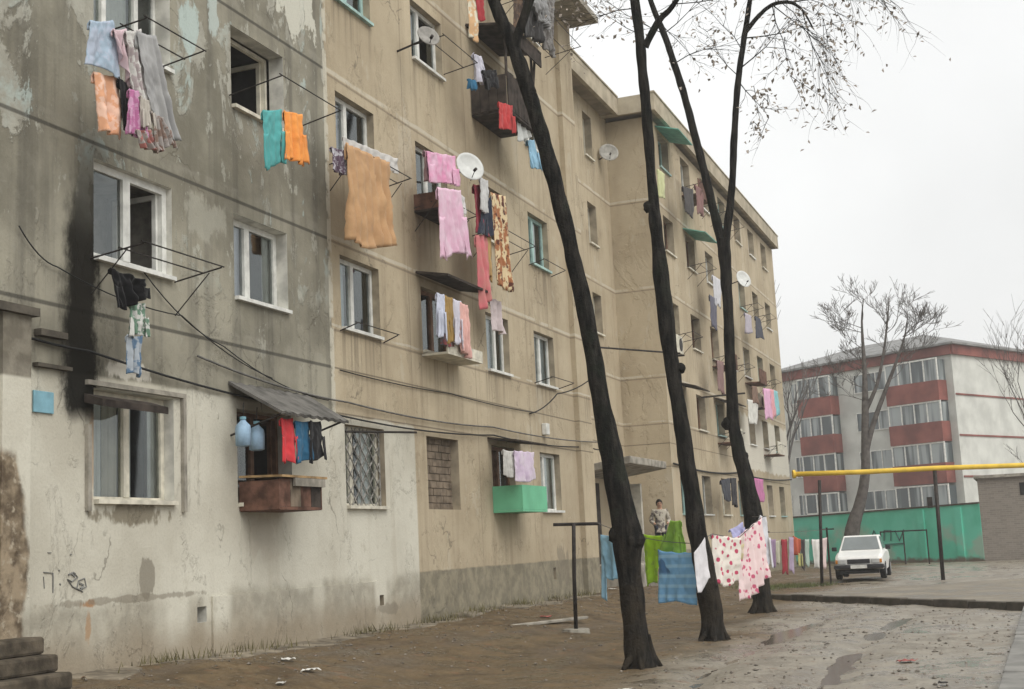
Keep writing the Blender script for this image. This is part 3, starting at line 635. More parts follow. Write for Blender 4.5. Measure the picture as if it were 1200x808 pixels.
def ac(px, py, label):
    p = PX(px, py, -9.2); e = empty('air_conditioner', p, label, 'air conditioner', 'air conditioner units on the far block')
    MB().box(-.29, .0, -.4, .4, -.28, .28).build('casing', M_cream, e, bevel=.02); m = MB(); m.disc((.003, .1, 0), (1, 0, 0), .2, .2, .01, 20); m.build('fan_grille', M_metal, e)
    [MB().box(-.29, .05, q, q+.04, -.33, -.283).build('bracket', M_metal, e) for q in (-.3, .26)]
ac(797, 404, 'cream air conditioner box on the far block behind the middle trunk'); ac(893, 470, 'cream air conditioner box beside the pink and turquoise washing')

# ------------------------------------------------------------------ trees
def bark():
    m = Mat('wet_black_bark'); z = m.xyz()[2]; n = m.noise(1, 6, m.map(14, 14, 2.5), .65); n2 = m.noise(3, 5)
    c = m.mix(m.ss(n, .38, .66), (.006, .006, .0055), (.030, .027, .023)); c = m.mix(m.mul(m.ss(n2, .5, .7), .6), c, (.018, .022, .015))
    c = m.mix(m.mul(m.ss(m.math('ADD', z, m.mul(n2, 1.2)), 2.4, 1.4), m.ss(n2, .35, .6), .75), c, (.038, .030, .021))
    m.bump(m.math('ADD', n, m.mul(m.noise(30, 4), .4)), .9, .05); return m.fin(c, .8, 0, .06)
M_bark = bark(); M_leaf = plain('dry_brown_leaf', (.27, .235, .20), .8, .5, 30)
M_farbark = plain('far_bark', (.10, .09, .082), .9, .3)
def pxline(pts, Y): return [PY(a, b, Y) for a, b in pts]
def trunk(name, pts, wid, Y, parent, per=16, base=False, mat=None, lean=0, rough=.17, n=22):
    P = [PY(a, b, Y+lean*i) for i, (a, b) in enumerate(pts)]; R = [.5*w_*((p-EYE).dot(FW))/F for w_, p in zip(wid, P)]
    if base:
        P.insert(0, P[0]+(P[0]-P[1]).normalized()*.0+Vector((0, 0, -.3))); R.insert(0, R[0]*1.35)
    A, B = smoothpath(P, R, per)
    if base:
        g0 = P[1]; rr = random.Random(len(pts)*7)
        for q in range(6):
            a_ = q*2*PI/6+rr.uniform(-.3, .3); d_ = Vector((math.cos(a_), math.sin(a_), 0)); l_ = R[1]*rr.uniform(1.15, 1.75)
            rt, rq = smoothpath([g0+d_*R[1]*.45+Vector((0, 0, R[1]*1.9)), g0+d_*R[1]*.75+Vector((0, 0, R[1]*.6)), g0+d_*l_+Vector((0, 0, -.05))], [R[1]*.35, R[1]*.33, R[1]*.16], 5)
            MB().tube(rt, rq, 9, rough=.2).build('root', mat or M_bark, parent, smooth=True)
    return MB().tube(A, B, n, rough=rough, freq=2.6).build(name, mat or M_bark, parent, smooth=True), P
def knot(p, r, parent, nm='knot'):
    m = MB(); n = 12; vs = []
    for i in range(9):
        th = PI*i/8
        for j in range(n):
            d = Vector((math.sin(th)*math.cos(2*PI*j/n), math.sin(th)*math.sin(2*PI*j/n), math.cos(th))); vs.append(p+d*r*(1+.35*noise.noise(p+d*2.2)+.15*noise.noise(p+d*7)))
    m.add(vs, [(i*n+j, i*n+(j+1) % n, (i+1)*n+(j+1) % n, (i+1)*n+j) for i in range(8) for j in range(n)]); return m.build(nm, M_bark, parent, smooth=True)
GT = 'dark bare trees in the yard'
def twig(m, p, d, ln, r, depth, leafpts, rnd, droop=.0):
    pts = [p]; k = 4; q = Vector(p); dd = Vector(d)
    for i in range(k):
        dd = (dd+Vector((rnd.uniform(-.25, .25), rnd.uniform(-.25, .25), rnd.uniform(-.2, .2)-droop))).normalized(); q = q+dd*ln/k; pts.append(q.copy())
    m.tube(pts, [r*(1-.75*i/k) for i in range(k+1)], 4, cap=False)
    if depth == 0: leafpts += pts[2:]; return
    for i in range(1, k+1):
        for _ in range(rnd.choice([1, 1, 2])):
            nd = (dd+Vector((rnd.uniform(-1, 1), rnd.uniform(-1, 1), rnd.uniform(-.7, .7)))*.8).normalized(); twig(m, pts[i], nd, ln*rnd.uniform(.45, .65), r*.5, depth-1, leafpts, rnd, droop)
def leaves(pts, n, size, spread, rnd):
    m = MB()
    for _ in range(n):
        p = rnd.choice(pts)+Vector((rnd.gauss(0, spread), rnd.gauss(0, spread), rnd.gauss(0, spread)-spread*.4)); a = Vector((rnd.uniform(-1, 1), rnd.uniform(-1, 1), rnd.uniform(-1, .2))).normalized(); b = a.orthogonal().normalized(); s = size*rnd.uniform(.6, 1.3)
        c = a.cross(b)*s*.12; m.add([p, p+a*s*.5+b*s*.28+c, p+a*s, p+a*s*.5-b*s*.28+c], [(0, 1, 2, 3)])
    return m
# first tree, leaning left
Y1 = PZ(750, 780, 0).y
T1 = empty('bare_tree', PZ(750, 780, 0), 'nearest and thickest dark trunk, leaning left across the tan wall', 'tree', GT)
def rel(parent): # children are built in world space: give the empty an identity-compensating inverse
    for ch in bpy.data.objects:
        if ch.parent is parent: ch.matrix_parent_inverse = Matrix.Translation(-parent.location)
trunk('trunk', [(751, 778), (744, 730), (738, 675), (734, 625), (722, 560), (708, 490), (694, 410), (678, 330), (658, 245), (634, 155), (606, 68), (580, 5), (548, -80), (500, -190), (470, -300)], [34, 30, 29, 34, 28, 23, 20, 18, 18, 19, 15, 13, 12, 9, 5], Y1, T1, base=True)
trunk('branch', [(622, 110), (612, 78), (604, 55), (618, 10), (640, -60), (660, -150)], [15, 15, 13, 11, 8, 5], Y1, T1, n=8)
trunk('branch', [(580, 5), (610, -60), (640, -140), (700, -220)], [9, 8, 6, 3], Y1, T1, n=8)
knot(PY(725, 628, Y1)+Vector((0, -.02, 0)), .12, T1); knot(PY(743, 633, Y1)+Vector((0, -.04, 0)), .13, T1); knot(PY(739, 690, Y1)+Vector((0, -.05, 0)), .12, T1)
# second tree
Y2 = PZ(835, 750, 0).y
T2 = empty('bare_tree', PZ(835, 750, 0), 'middle dark trunk with a knob on its left side, white cloth hanging at its foot', 'tree', GT)
trunk('trunk', [(836, 748), (834, 720), (826, 670), (817, 620), (808, 560), (797, 490), (787, 425), (778, 350), (769, 270), (765, 225), (758, 140), (751, 60), (743, -5), (730, -100), (720, -200)], [28, 26, 25, 22, 19, 18, 18, 18, 15, 12, 12, 11.5, 11, 8, 4], Y2, T2, base=True)
knot(PY(760, 243, Y2), .09, T2); knot(PY(797, 432, Y2), .08, T2)
trunk('branch', [(756, 55), (772, 25), (790, 5), (815, -40)], [9, 8, 7, 4], Y2, T2, n=7)
# third tree, forked
Y3 = PZ(893, 718, 0).y
T3 = empty('bare_tree', PZ(893, 718, 0), 'forked dark trunk farthest along the yard, splitting into two stems against the sky', 'tree', GT)
trunk('trunk', [(894, 716), (892, 690), (886, 640), (882, 600), (874, 560), (865, 525), (859, 490), (856, 430), (853, 360), (850, 310), (848, 280)], [23, 21, 22, 23, 17, 16, 14, 13, 12, 14, 15], Y3, T3, base=True)
trunk('branch', [(849, 300), (840, 262), (826, 205), (812, 150), (800, 105), (790, 75), (778, 40), (762, 0), (745, -60)], [11, 10, 9.5, 9, 9, 8, 7, 6, 3], Y3, T3, n=10)
trunk('branch', [(849, 300), (853, 262), (858, 215), (861, 150), (865, 95), (872, 45), (879, 0), (890, -70)], [10, 9, 8, 7.5, 7, 6.5, 6, 3], Y3, T3, n=10)
knot(PY(854, 497, Y3), .13, T3); knot(PY(869, 535, Y3), .13, T3)
trunk('branch', [(872, 40), (888, 20), (905, 6), (925, 3), (940, 12), (952, 32)], [6, 5, 4.5, 4, 3, 2], Y3, T3, n=6)
rn = random.Random(5); lp = []
tw = MB()
for (a, b), (c, d), ln in [((872, 45), (930, 40), 1.6), ((905, 6), (950, 30), 1.7), ((905, 6), (915, 70), 1.5), ((925, 3), (985, -10), 1.9), ((940, 12), (975, 70), 1.6), ((865, 95), (890, 130), 1.1), ((868, 80), (890, 60), 1.3), ((879, 0), (960, -30), 2.3), ((890, -60), (1010, -30), 2.6), ((890, -60), (960, 20), 2.4), ((890, -20), (940, 40), 2.0)]:
    p = PY(a, b, Y3); q = PY(c, d, Y3); twig(tw, p, (q-p).normalized(), ln, .016, 2, lp, rn, .06)
for (a, b), (c, d), ln in [((790, 75), (830, 40), 1.4), ((778, 40), (740, 20), 1.2), ((778, 40), (820, 0), 1.4), ((866, 90), (830, 50), 1.3), ((870, 60), (840, 10), 1.4), ((879, 0), (830, -20), 1.8)]:
    p = PY(a, b, Y3); q = PY(c, d, Y3); twig(tw, p, (q-p).normalized(), ln, .013, 2, lp, rn, .02)
hang = [PY(a, b, Y3) for a, b in ((885, 110), (893, 120), (900, 112), (888, 130), (882, 148), (890, 150), (938, 85), (950, 78), (940, 100), (965, 58), (972, 40), (978, 12), (1005, 12), (992, -5), (985, 35), (930, 60), (960, 20), (920, 45), (908, 60))]
for hp in hang:
    nb = min(lp, key=lambda v: (v-hp).length); tw.tube([nb, nb.lerp(hp, .5)+Vector((0, 0, .08)), hp, hp+Vector((.03, 0, -.18))], [.009, .007, .006, .004], 4, cap=False)
tw.build('twigs', M_bark, T3)
leaves(lp, 620, .11, .06, rn).build('leaves', M_leaf, T3)
leaves(hang, 150, .11, .12, rn).build('leaves', M_leaf, T3)
rn = random.Random(9); lp = []; tw = MB()
for (a, b), (c, d), ln in [((790, 5), (860, -10), 1.5), ((772, 25), (800, 60), .9), ((745, 10), (700, 20), 1.1), ((748, 40), (710, 10), 1.0)]:
    p = PY(a, b, Y2); q = PY(c, d, Y2); twig(tw, p, (q-p).normalized(), ln, .010, 2, lp, rn, .02)
tw.build('twigs', M_bark, T2); leaves(lp, 130, .08, .1, rn).build('leaves', M_leaf, T2)
for T in (T1, T2, T3): rel(T)

# bare trees further off
def bare(name, base, h, r, label, rnd, spread=.55, splits=5, group='bare trees beyond the far block', lean=(0, 0)):
    e = empty(name, base, label, 'tree', group); tr = MB(); br = MB()
    def grow(m, p, d, ln, rr, lev):
        k = 4; pts = [p]; q = p.copy(); dd = d.copy()
        for i in range(k):
            dd = (dd+Vector((rnd.uniform(-.14, .14), rnd.uniform(-.14, .14), rnd.uniform(-.02, .12)))).normalized(); q = q+dd*ln/k; pts.append(q.copy())
        m.tube(pts, [rr*(1-.45*i/k) for i in range(k+1)], 7 if lev > 2 else 4, cap=False)
        if lev == 0: return
        nb = 3 if lev > 2 else rnd.choice([3, 4])
        for i in range(nb):
            t = pts[k] if i < 2 else pts[rnd.choice([1, 2, 3])]; a = rnd.uniform(0, 2*PI)
            nd = (dd+Vector((math.cos(a), math.sin(a), rnd.uniform(.0, .5)))*spread*rnd.uniform(.6, 1.2)).normalized(); grow(br, t, nd, ln*rnd.uniform(.6, .82), max(rr*.58, .012), lev-1)
    grow(tr, Vector((0, 0, -.2)), Vector((lean[0], lean[1], 1)).normalized(), h*.34, r, splits)
    tr.build('trunk', M_farbark, e, smooth=True); br.build('branches', M_farbark, e); return e
bt = PY(998, 655, 57.0); bt.z = 0
e = empty('bare_tree', bt, 'slender bare tree rising behind the white car with three upright stems', 'tree', 'bare trees beyond the far block')
def stem(pts, wd): 
    o, _ = trunk('trunk' if wd[0] > 14 else 'branch', pts, wd, 57.0, e, per=5, mat=M_farbark, rough=.08, n=8); return o
stem([(998, 658), (999, 620), (1008, 590), (1014, 555), (1014, 510), (1014, 470)], [19, 17, 13, 11, 9, 8]); stem([(1014, 470), (1013, 430), (1011, 400), (1010, 372), (1012, 350)], [8, 5, 3.5, 2, .8]); stem([(1014, 530), (1024, 495), (1036, 462), (1050, 425), (1060, 395), (1064, 368)], [9, 6, 5, 3.5, 2, .8]); stem([(1015, 480), (1028, 450), (1036, 410), (1040, 375), (1042, 350)], [6, 4, 3, 2, .8])
rn = random.Random(3); br = MB()
def fine(p, d, ln, r, lev):
    k = 3; pts = [p]; q = p.copy(); dd = d.copy()
    for i in range(k):
        dd = (dd+Vector((rn.uniform(-.22, .22), rn.uniform(-.22, .22), rn.uniform(-.06, .16)))).normalized(); q = q+dd*ln/k; pts.append(q.copy())
    br.tube(pts, [max(.0075, r*(1-.5*i/k)) for i in range(k+1)], 4, cap=False)
    if lev:
        for i in range(3): fine(pts[rn.choice([1, 2, 3, 3])], (dd+Vector((rn.uniform(-1, 1), rn.uniform(-1, 1), rn.uniform(-.35, .5)))*.75).normalized(), ln*rn.uniform(.68, .86), r*.6, lev-1)
for (a, b), sx in [((1013, 455), -1), ((1013, 430), -1), ((1012, 410), -1), ((1011, 390), -1), ((1011, 385), -.5), ((1011, 375), .2), ((1036, 420), .3), ((1041, 385), 0), ((1040, 390), .3), ((1055, 412), 1), ((1060, 395), 1), ((1057, 400), .7), ((1058, 395), .4), ((1050, 430), 1), ((1030, 455), -.3), ((1014, 470), -1), ((1044, 445), 1)]:
    p = PY(a, b, 57.0); fine(p, Vector((sx+rn.uniform(-.25, .25), rn.uniform(-.6, .6), rn.uniform(.35, .8))).normalized(), rn.uniform(.65, .95), .022, 4)
br.build('branches', M_farbark, e); rel(e)
q = PY(930, 640, 84); bare('bare_tree', Vector((q.x-1.0, 84, 0)), 17, .3, 'bare tree half hidden behind the end of the far block', random.Random(21), .5, 5)
q = PY(1225, 640, 76); bare('bare_tree', Vector((q.x+1.0, 78, 0)), 13, .11, 'bare tree at the right edge above the grey brick garage', random.Random(33), .5, 5)
q = PY(1150, 640, 74); bare('bare_tree', Vector((q.x+3.5, 78, 0)), 8, .1, 'smaller bare tree in front of the blank white end wall', random.Random(41), .6, 5)

# ------------------------------------------------------------------ washing
def cloth(name, label, cat, P, mat, folds=3, amp=.03, nu=16, nv=18, flap=.18, seed=None, group=None, split=0, sag=0, taper=None):
    rnd = random.Random(label if seed is None else seed); TL, TR, BR, BL = [Vector(p) for p in P]
    nrm = (TR-TL).cross(BL-TL).normalized(); nrm = nrm if nrm.dot(EYE-TL) > 0 else -nrm; ph = rnd.uniform(0, 6); ph2 = rnd.uniform(0, 6); k2 = rnd.uniform(.6, 1.4)
    H = ((BL-TL).length+(BR-TR).length)/2; Wd = ((TR-TL).length+(BR-BL).length)/2; amp = min(amp*1.5, Wd*.2)
    if nu == 16: nu = 30; nv = 26
    fl = max(folds, Wd/.22); A3 = [(fl*rnd.uniform(.8, 1.2), rnd.uniform(0, 6), rnd.uniform(.5, 1)) for _ in range(3)]; npeg = max(1, round(Wd/.35)); sd_ = Vector((rnd.uniform(0, 50), rnd.uniform(0, 50), 0)); tw_ = rnd.uniform(-.3, .3); hem = rnd.uniform(-.05, .05)
    vs = []; fs = []
    for j in range(nv+1):
        v = j/nv
        for i in range(nu+1):
            u = i/nu; vv = v*(1+(.04*math.sin(u*5*k2+ph2)+hem*(u-.5)+.05*noise.noise(Vector((u*2.5, 0, ph))))*v)
            us = u+.03*math.sin(v*3.3+ph)*v
            p = (TL*(1-us)+TR*us)*(1-vv)+(BL*(1-us)+BR*us)*vv
            f = sum(w_*math.sin(2*PI*k_*(u*(1+.25*tw_*v)+tw_*v*.3)+q_) for k_, q_, w_ in A3)/1.6
            d = amp*f*(.25+.75*v)+amp*.9*noise.noise(Vector((u*Wd*6, v*H*3.2, 0))+sd_)*(.3+.7*v)+amp*.35*noise.noise(Vector((u*Wd*18, v*H*12, 0))+sd_)
            p = p+nrm*d; p.z -= (sag*4*u*(1-u)+.016*abs(math.sin(PI*npeg*u)))*(1-v)
            vs.append(p)
    for j in range(nv):
        for i in range(nu):
            if split and j > nv*split and i == nu//2: continue
            fs.append((j*(nu+1)+i, j*(nu+1)+i+1, (j+1)*(nu+1)+i+1, (j+1)*(nu+1)+i))
    m = MB(); m.add(vs, fs)
    if flap:
        b = []
        for j in range(4):
            for i in range(nu+1):
                p = vs[i].copy(); t = j/3; p = p-nrm*(.035*min(1, t*3))+Vector((0, 0, .012*math.sin(min(1, t*3)*PI)-flap*H*t)); b.append(p)
        m.add(b, [(j*(nu+1)+i, (j+1)*(nu+1)+i, (j+1)*(nu+1)+i+1, j*(nu+1)+i+1) for j in range(3) for i in range(nu)])
    o = m.build(name, mat, smooth=True, solid=.008)
    if cat in ('shirt', 'blouse', 'jacket', 'coat', 'robe', 'garment') and nu > 20 and Wd > .2 and name != 'sleeve':
        nf = nrm if nrm.dot(EYE-TL) > 0 else -nrm
        for s_, e0, e1 in ((1, TL, BL), (-1, TR, BR)):
            ac_ = (TR-TL)*s_; a_ = e0.lerp(e1, .42)-ac_*.06+nf*.03; b_ = a_+ac_*.22; dn = (e1-e0)*rnd.uniform(.55, .68)
            q_ = cloth('sleeve', None, None, [a_, b_, b_+dn-ac_*.02, a_+dn-ac_*.05], mat, 1, .02, 8, 12, 0, rnd.random()); q_.parent = o
    return tag(o, label, cat, group)
def fb(n, *a, **k): return fabric(n, *a, **k)
G3 = 'washing outside the third floor left window'; GB = 'washing on the wall racks'; GY = 'washing on the yard lines'; GF = 'washing row by the parked car'; GH = 'washing on the far block'
def L(name, label, cat, X, q, mat, **k):
    g = k.pop('group', GB); return cloth(name, label, cat, [PX(a, b, X) for a, b in q], mat, group=g, **k)
L('sheet', 'pale blue sheet hanging highest at the far left of the grey wall', 'sheet', -8.85, [(105, 24), (132, 24), (142, 91), (100, 76)], fb('pale_blue_cotton', (.30, .40, .50), (.36, .42, .52), 'blotch', 9), group=G3, folds=2)
L('towel', 'salmon orange patterned towel below the pale blue sheet', 'towel', -8.9, [(110, 84), (139, 90), (144, 163), (120, 156)], fb('salmon_print', (.72, .34, .17), (.78, .48, .34), 'blotch', 8), group=G3, folds=2)
L('scarf', 'narrow pale pink cloth beside the pale blue sheet', 'scarf', -8.8, [(132, 34), (147, 34), (154, 100), (139, 60)], fb('pale_pink', (.66, .48, .52)), group=G3, folds=2)
L('towel', 'long off white towel with faint spots between pink cloth and grey sheet', 'towel', -8.75, [(146, 36), (165, 34), (178, 150), (158, 112)], fb('offwhite_spot', (.52, .51, .48), (.36, .30, .30), 'blotch', 9), group=G3, folds=3)
L('sheet', 'large limp grey sheet, biggest piece in the cluster at the upper left', 'sheet', -8.7, [(161, 36), (182, 42), (207, 172), (176, 128)], fb('grey_linen', (.36, .36, .355), (.29, .29, .29)), group=G3, folds=3)
L('blouse', 'magenta purple blouse beside the salmon towel', 'blouse', -8.72, [(152, 104), (164, 106), (171, 166), (150, 157)], fb('magenta', (.42, .12, .28), (.50, .25, .40), 'blotch', 10), group=G3, folds=2)
L('trousers', 'black trousers hanging between the salmon towel and magenta blouse', 'trousers', -8.85, [(139, 90), (153, 98), (155, 160), (143, 148)], fb('black_cotton', (.02, .02, .022)), group=G3, split=.4)
L('shirt', 'beige shirt hanging below the off white towel', 'shirt', -8.68, [(164, 112), (176, 118), (180, 152), (166, 148)], fb('beige', (.46, .42, .36)), group=G3)
L('shirt', 'rusty brown patterned shirt at the bottom of the cluster', 'shirt', -8.68, [(176, 130), (192, 138), (203, 172), (182, 178)], fb('rust_print', (.20, .13, .10), (.30, .27, .25), 'blotch', 9), group=G3)
L('rag', 'dull red rag at the lowest edge of the upper left cluster', 'rag', -8.68, [(160, 152), (178, 152), (190, 180), (166, 172)], fb('dull_red', (.36, .12, .10), (.34, .3, .28), 'blotch', 12), group=G3)
L('bundle', 'bunched black garment hung on the rack below the open window', 'garment', -8.8, [(129, 314), (171, 328), (170, 350), (139, 362)], fb('black_bundle', (.008, .008, .009)), folds=3, amp=.07)
L('shirt', 'small green and white shirt hanging under the black bundle', 'shirt', -8.8, [(152, 352), (170, 356), (170, 395), (152, 393)], fb('green_white', (.12, .22, .15), (.5, .5, .47), 'blotch', 10))
L('jeans', 'blue jeans hanging lowest below the black bundle', 'jeans', -8.8, [(150, 392), (166, 394), (163, 441), (149, 438)], fb('denim', (.08, .15, .24), (.30, .34, .38), 'blotch', 6), split=.3)
L('shirt', 'teal shirt pegged beside the orange one', 'shirt', -8.75, [(308, 129), (331, 128), (331, 189), (310, 195)], fb('teal', (.06, .37, .36)), split=.75)
L('shirt', 'bright orange shirt pegged on a metal rack', 'shirt', -8.73, [(333, 129), (354, 134), (358, 192), (334, 188)], fb('orange', (.85, .30, .02), (.75, .24, .015)))
L('blanket', 'large tan blanket hanging down the tan wall', 'blanket', -8.88, [(405, 167), (456, 190), (462, 290), (411, 283)], fb('tan_blanket', (.52, .30, .13), (.47, .26, .11)), folds=3.5, amp=.05)
L('sheet', 'white sheet bunched along the rail behind the tan blanket', 'sheet', -8.98, [(402, 160), (466, 186), (466, 205), (404, 182)], fb('white_sheet', (.55, .53, .50)), folds=5)
L('shirt', 'dark purple and white shirt peeking out left of the tan blanket', 'shirt', -8.95, [(388, 172), (404, 176), (408, 206), (390, 200)], fb('purple_white', (.46, .44, .48), (.10, .06, .09), 'blotch', 7))
L('shirt', 'bright pink shirt hanging beside the satellite dish', 'shirt', -8.85, [(501, 177), (533, 183), (535, 219), (503, 213)], fb('hot_pink', (.66, .24, .42), (.68, .40, .54)))
L('towel', 'dusty pink towel left of the bright pink shirt', 'towel', -8.9, [(497, 176), (508, 180), (508, 214), (498, 211)], fb('dusty_pink', (.30, .17, .19)))
L('robe', 'long pale pink robe hanging below the satellite dish', 'robe', -8.8, [(513, 219), (540, 223), (549, 298), (518, 303)], fb('pale_pink_robe', (.66, .36, .50), (.68, .46, .57)), folds=2.5)
L('cloth', 'white cloth behind the shoulder of the pale pink robe', 'cloth', -8.9, [(533, 221), (545, 232), (545, 252), (535, 248)], fb('white_cloth', (.58, .56, .55)))
L('towel', 'crimson towel hung right under the satellite dish', 'towel', -8.9, [(555, 216), (568, 217), (571, 277), (557, 272)], fb('crimson', (.30, .02, .045)), folds=2)
L('cloth', 'narrow white cloth between the crimson towel and the patterned rug', 'cloth', -8.82, [(562, 206), (571, 212), (570, 252), (564, 246)], fb('white_strip', (.5, .5, .49)))
L('trousers', 'navy trousers hanging between crimson towel and patterned rug', 'trousers', -8.86, [(565, 245), (575, 230), (577, 276), (559, 275)], fb('navy', (.03, .038, .06)), split=.5)
L('sheet', 'long narrow coral red cloth falling to the window below', 'sheet', -8.9, [(558, 275), (570, 275), (576, 350), (565, 364)], fb('coral', (.60, .13, .15), (.52, .18, .16)), folds=2)
L('scarf', 'narrow ochre strip beside the coral red cloth', 'scarf', -8.92, [(570, 275), (575, 277), (577, 330), (573, 325)], fb('ochre', (.48, .30, .10)))
L('rug', 'brown and cream patterned rug hanging beside the coral cloth', 'rug', -8.85, [(575, 225), (592, 230), (603, 342), (582, 336)], fb('rug_pattern', (.34, .12, .035), (.62, .48, .26), 'blotch', 5, (.09, .03, .02)), folds=1, amp=.015)
L('curtain', 'pale pink lace cloth hung over the window under the rug', 'curtain', -9.1, [(573, 348), (588, 354), (590, 392), (576, 386)], fb('lace_pink', (.56, .47, .47)))
L('shirt', 'pale blue shirt first on the left under the second floor awning', 'shirt', -8.95, [(512, 343), (520, 345), (521, 395), (513, 392)], fb('blue_white', (.50, .53, .64)))
L('trousers', 'mustard brown trousers under the second floor awning', 'trousers', -8.95, [(521, 346), (530, 349), (532, 403), (524, 401)], fb('mustard', (.36, .22, .05)), split=.5)
L('shirt', 'lilac white shirt between mustard trousers and salmon towel', 'shirt', -8.93, [(531, 350), (540, 353), (541, 404), (533, 402)], fb('lilac_white', (.58, .56, .64)))
L('towel', 'salmon pink towel at the right end under the second floor awning', 'towel', -8.92, [(538, 353), (548, 358), (550, 418), (541, 416)], fb('salmon', (.70, .38, .33)))
L('cloth', 'dark red cloth lying low behind the mustard trousers', 'cloth', -9.0, [(516, 386), (530, 390), (531, 408), (518, 404)], fb('dark_red', (.24, .05, .05), (.12, .12, .14), 'blotch', 8))
L('sheet', 'white lilac sheet hanging inside the dark scrap wood balcony', 'sheet', -8.85, [(554, 62), (563, 66), (576, 104), (558, 96)], fb('white_lilac', (.58, .57, .66)))
L('coat', 'round black coat hanging inside the dark scrap wood balcony', 'coat', -8.75, [(566, 82), (581, 82), (582, 102), (571, 105)], fb('black_coat', (.02, .02, .022)), amp=.06)
L('shirt', 'small deep blue shirt at the left inside the dark balcony', 'shirt', -8.8, [(550, 92), (556, 94), (556, 106), (551, 104)], fb('deep_blue', (.02, .14, .26)))
L('shirt', 'bright red shirt hanging to the right of the dark scrap wood balcony', 'shirt', -8.65, [(584, 119), (601, 124), (602, 154), (586, 152)], fb('bright_red', (.50, .03, .03)))
L('towel', 'white towel hanging between the red shirt and the leaning trunk', 'towel', -8.8, [(605, 115), (614, 112), (622, 163), (606, 163)], fb('white_towel', (.58, .60, .58)))
L('shirt', 'light blue shirt showing behind the leaning trunk', 'shirt', -8.9, [(617, 164), (626, 164), (634, 200), (622, 198)], fb('sky_blue', (.25, .50, .68)))
L('cloth', 'narrow dark red cloth at the top edge above the dark balcony', 'cloth', -8.8, [(557, -18), (566, -14), (567, 24), (561, 26)], fb('red_cloth', (.40, .02, .03)), folds=1)
L('towel', 'cream and orange towel at the top edge left of the dark red cloth', 'towel', -8.85, [(547, -25), (557, -20), (560, 46), (550, 45)], fb('cream_orange', (.62, .58, .44), (.60, .36, .16), 'blotch', 3), folds=1)
L('coat', 'dark grey coat in the heap of washing at the top beside the sky', 'coat', -8.5, [(612, -20), (632, -14), (632, 50), (616, 42)], fb('charcoal', (.045, .043, .042)), amp=.07)
L('blanket', 'long grey brown blanket in the heap of washing at the top beside the sky', 'blanket', -8.5, [(628, -10), (650, -4), (650, 66), (638, 58)], fb('grey_brown', (.10, .09, .08), (.2, .19, .18), 'blotch', 6), amp=.07)
L('sheet', 'pale grey sheet crumpled over the dark coat at the top beside the sky', 'sheet', -8.45, [(618, -8), (642, -2), (642, 36), (628, 22)], fb('pale_grey', (.28, .28, .28)), amp=.07)
L('rug', 'brown rug hanging left of the dark coat at the top', 'rug', -8.55, [(603, -12), (614, -12), (612, 44), (603, 46)], fb('brown_rug', (.13, .08, .05), (.06, .04, .03), 'blotch', 8), amp=.03)
L('shirt', 'red shirt hanging under the corrugated grey awning', 'shirt', -8.8, [(329, 490), (344, 490), (348, 541), (331, 541)], fb('red_shirt', (.62, .015, .025)), folds=1.5)
L('shirt', 'petrol blue shirt hanging between red shirt and black jacket', 'shirt', -8.78, [(346, 493), (362, 494), (363, 540), (349, 544)], fb('petrol', (.015, .12, .23)), folds=1.5)
L('jacket', 'black jacket hanging at the right end under the grey awning', 'jacket', -8.75, [(362, 493), (376, 494), (379, 535), (362, 543)], fb('black_jacket', (.018, .018, .02)), folds=1.5)
L('towel', 'lilac towel hanging over the green balcony box', 'towel', -8.9, [(603, 528), (626, 530), (627, 564), (604, 563)], fb('lilac', (.52, .40, .55), (.58, .50, .58)), folds=3)
L('towel', 'white cloth hanging left of the lilac towel on the green box', 'towel', -8.95, [(590, 527), (602, 529), (602, 561), (592, 557)], fb('grey_white', (.50, .49, .45)))
# bottles under the awning
for (px, py, lb) in ((285, 510, 'pale blue plastic canister hanging on the left of the pair under the awning'), (301, 515, 'pale blue plastic canister hanging on the right of the pair under the awning')):
    e = empty('water_canister', PX(px, py, -9.2), lb, 'canister', 'water canisters under the grey awning'); m = MB()
    m.tube([(0, 0, -.15), (0, 0, -.135), (0, 0, .06), (0, 0, .12), (0, 0, .17), (0, 0, .2)], [.06, .10, .105, .095, .045, .03], 14); m.build('body', plain('pale_blue_plastic', (.26, .38, .50), .35), e, smooth=True)
    MB().tube([(0, 0, .2), (0, 0, .235)], .042, 10).build('cap', M_plaque, e); MB().tube([(0, 0, .23), (0, .02, .42)], .006, 4).build('string', M_cable, e)
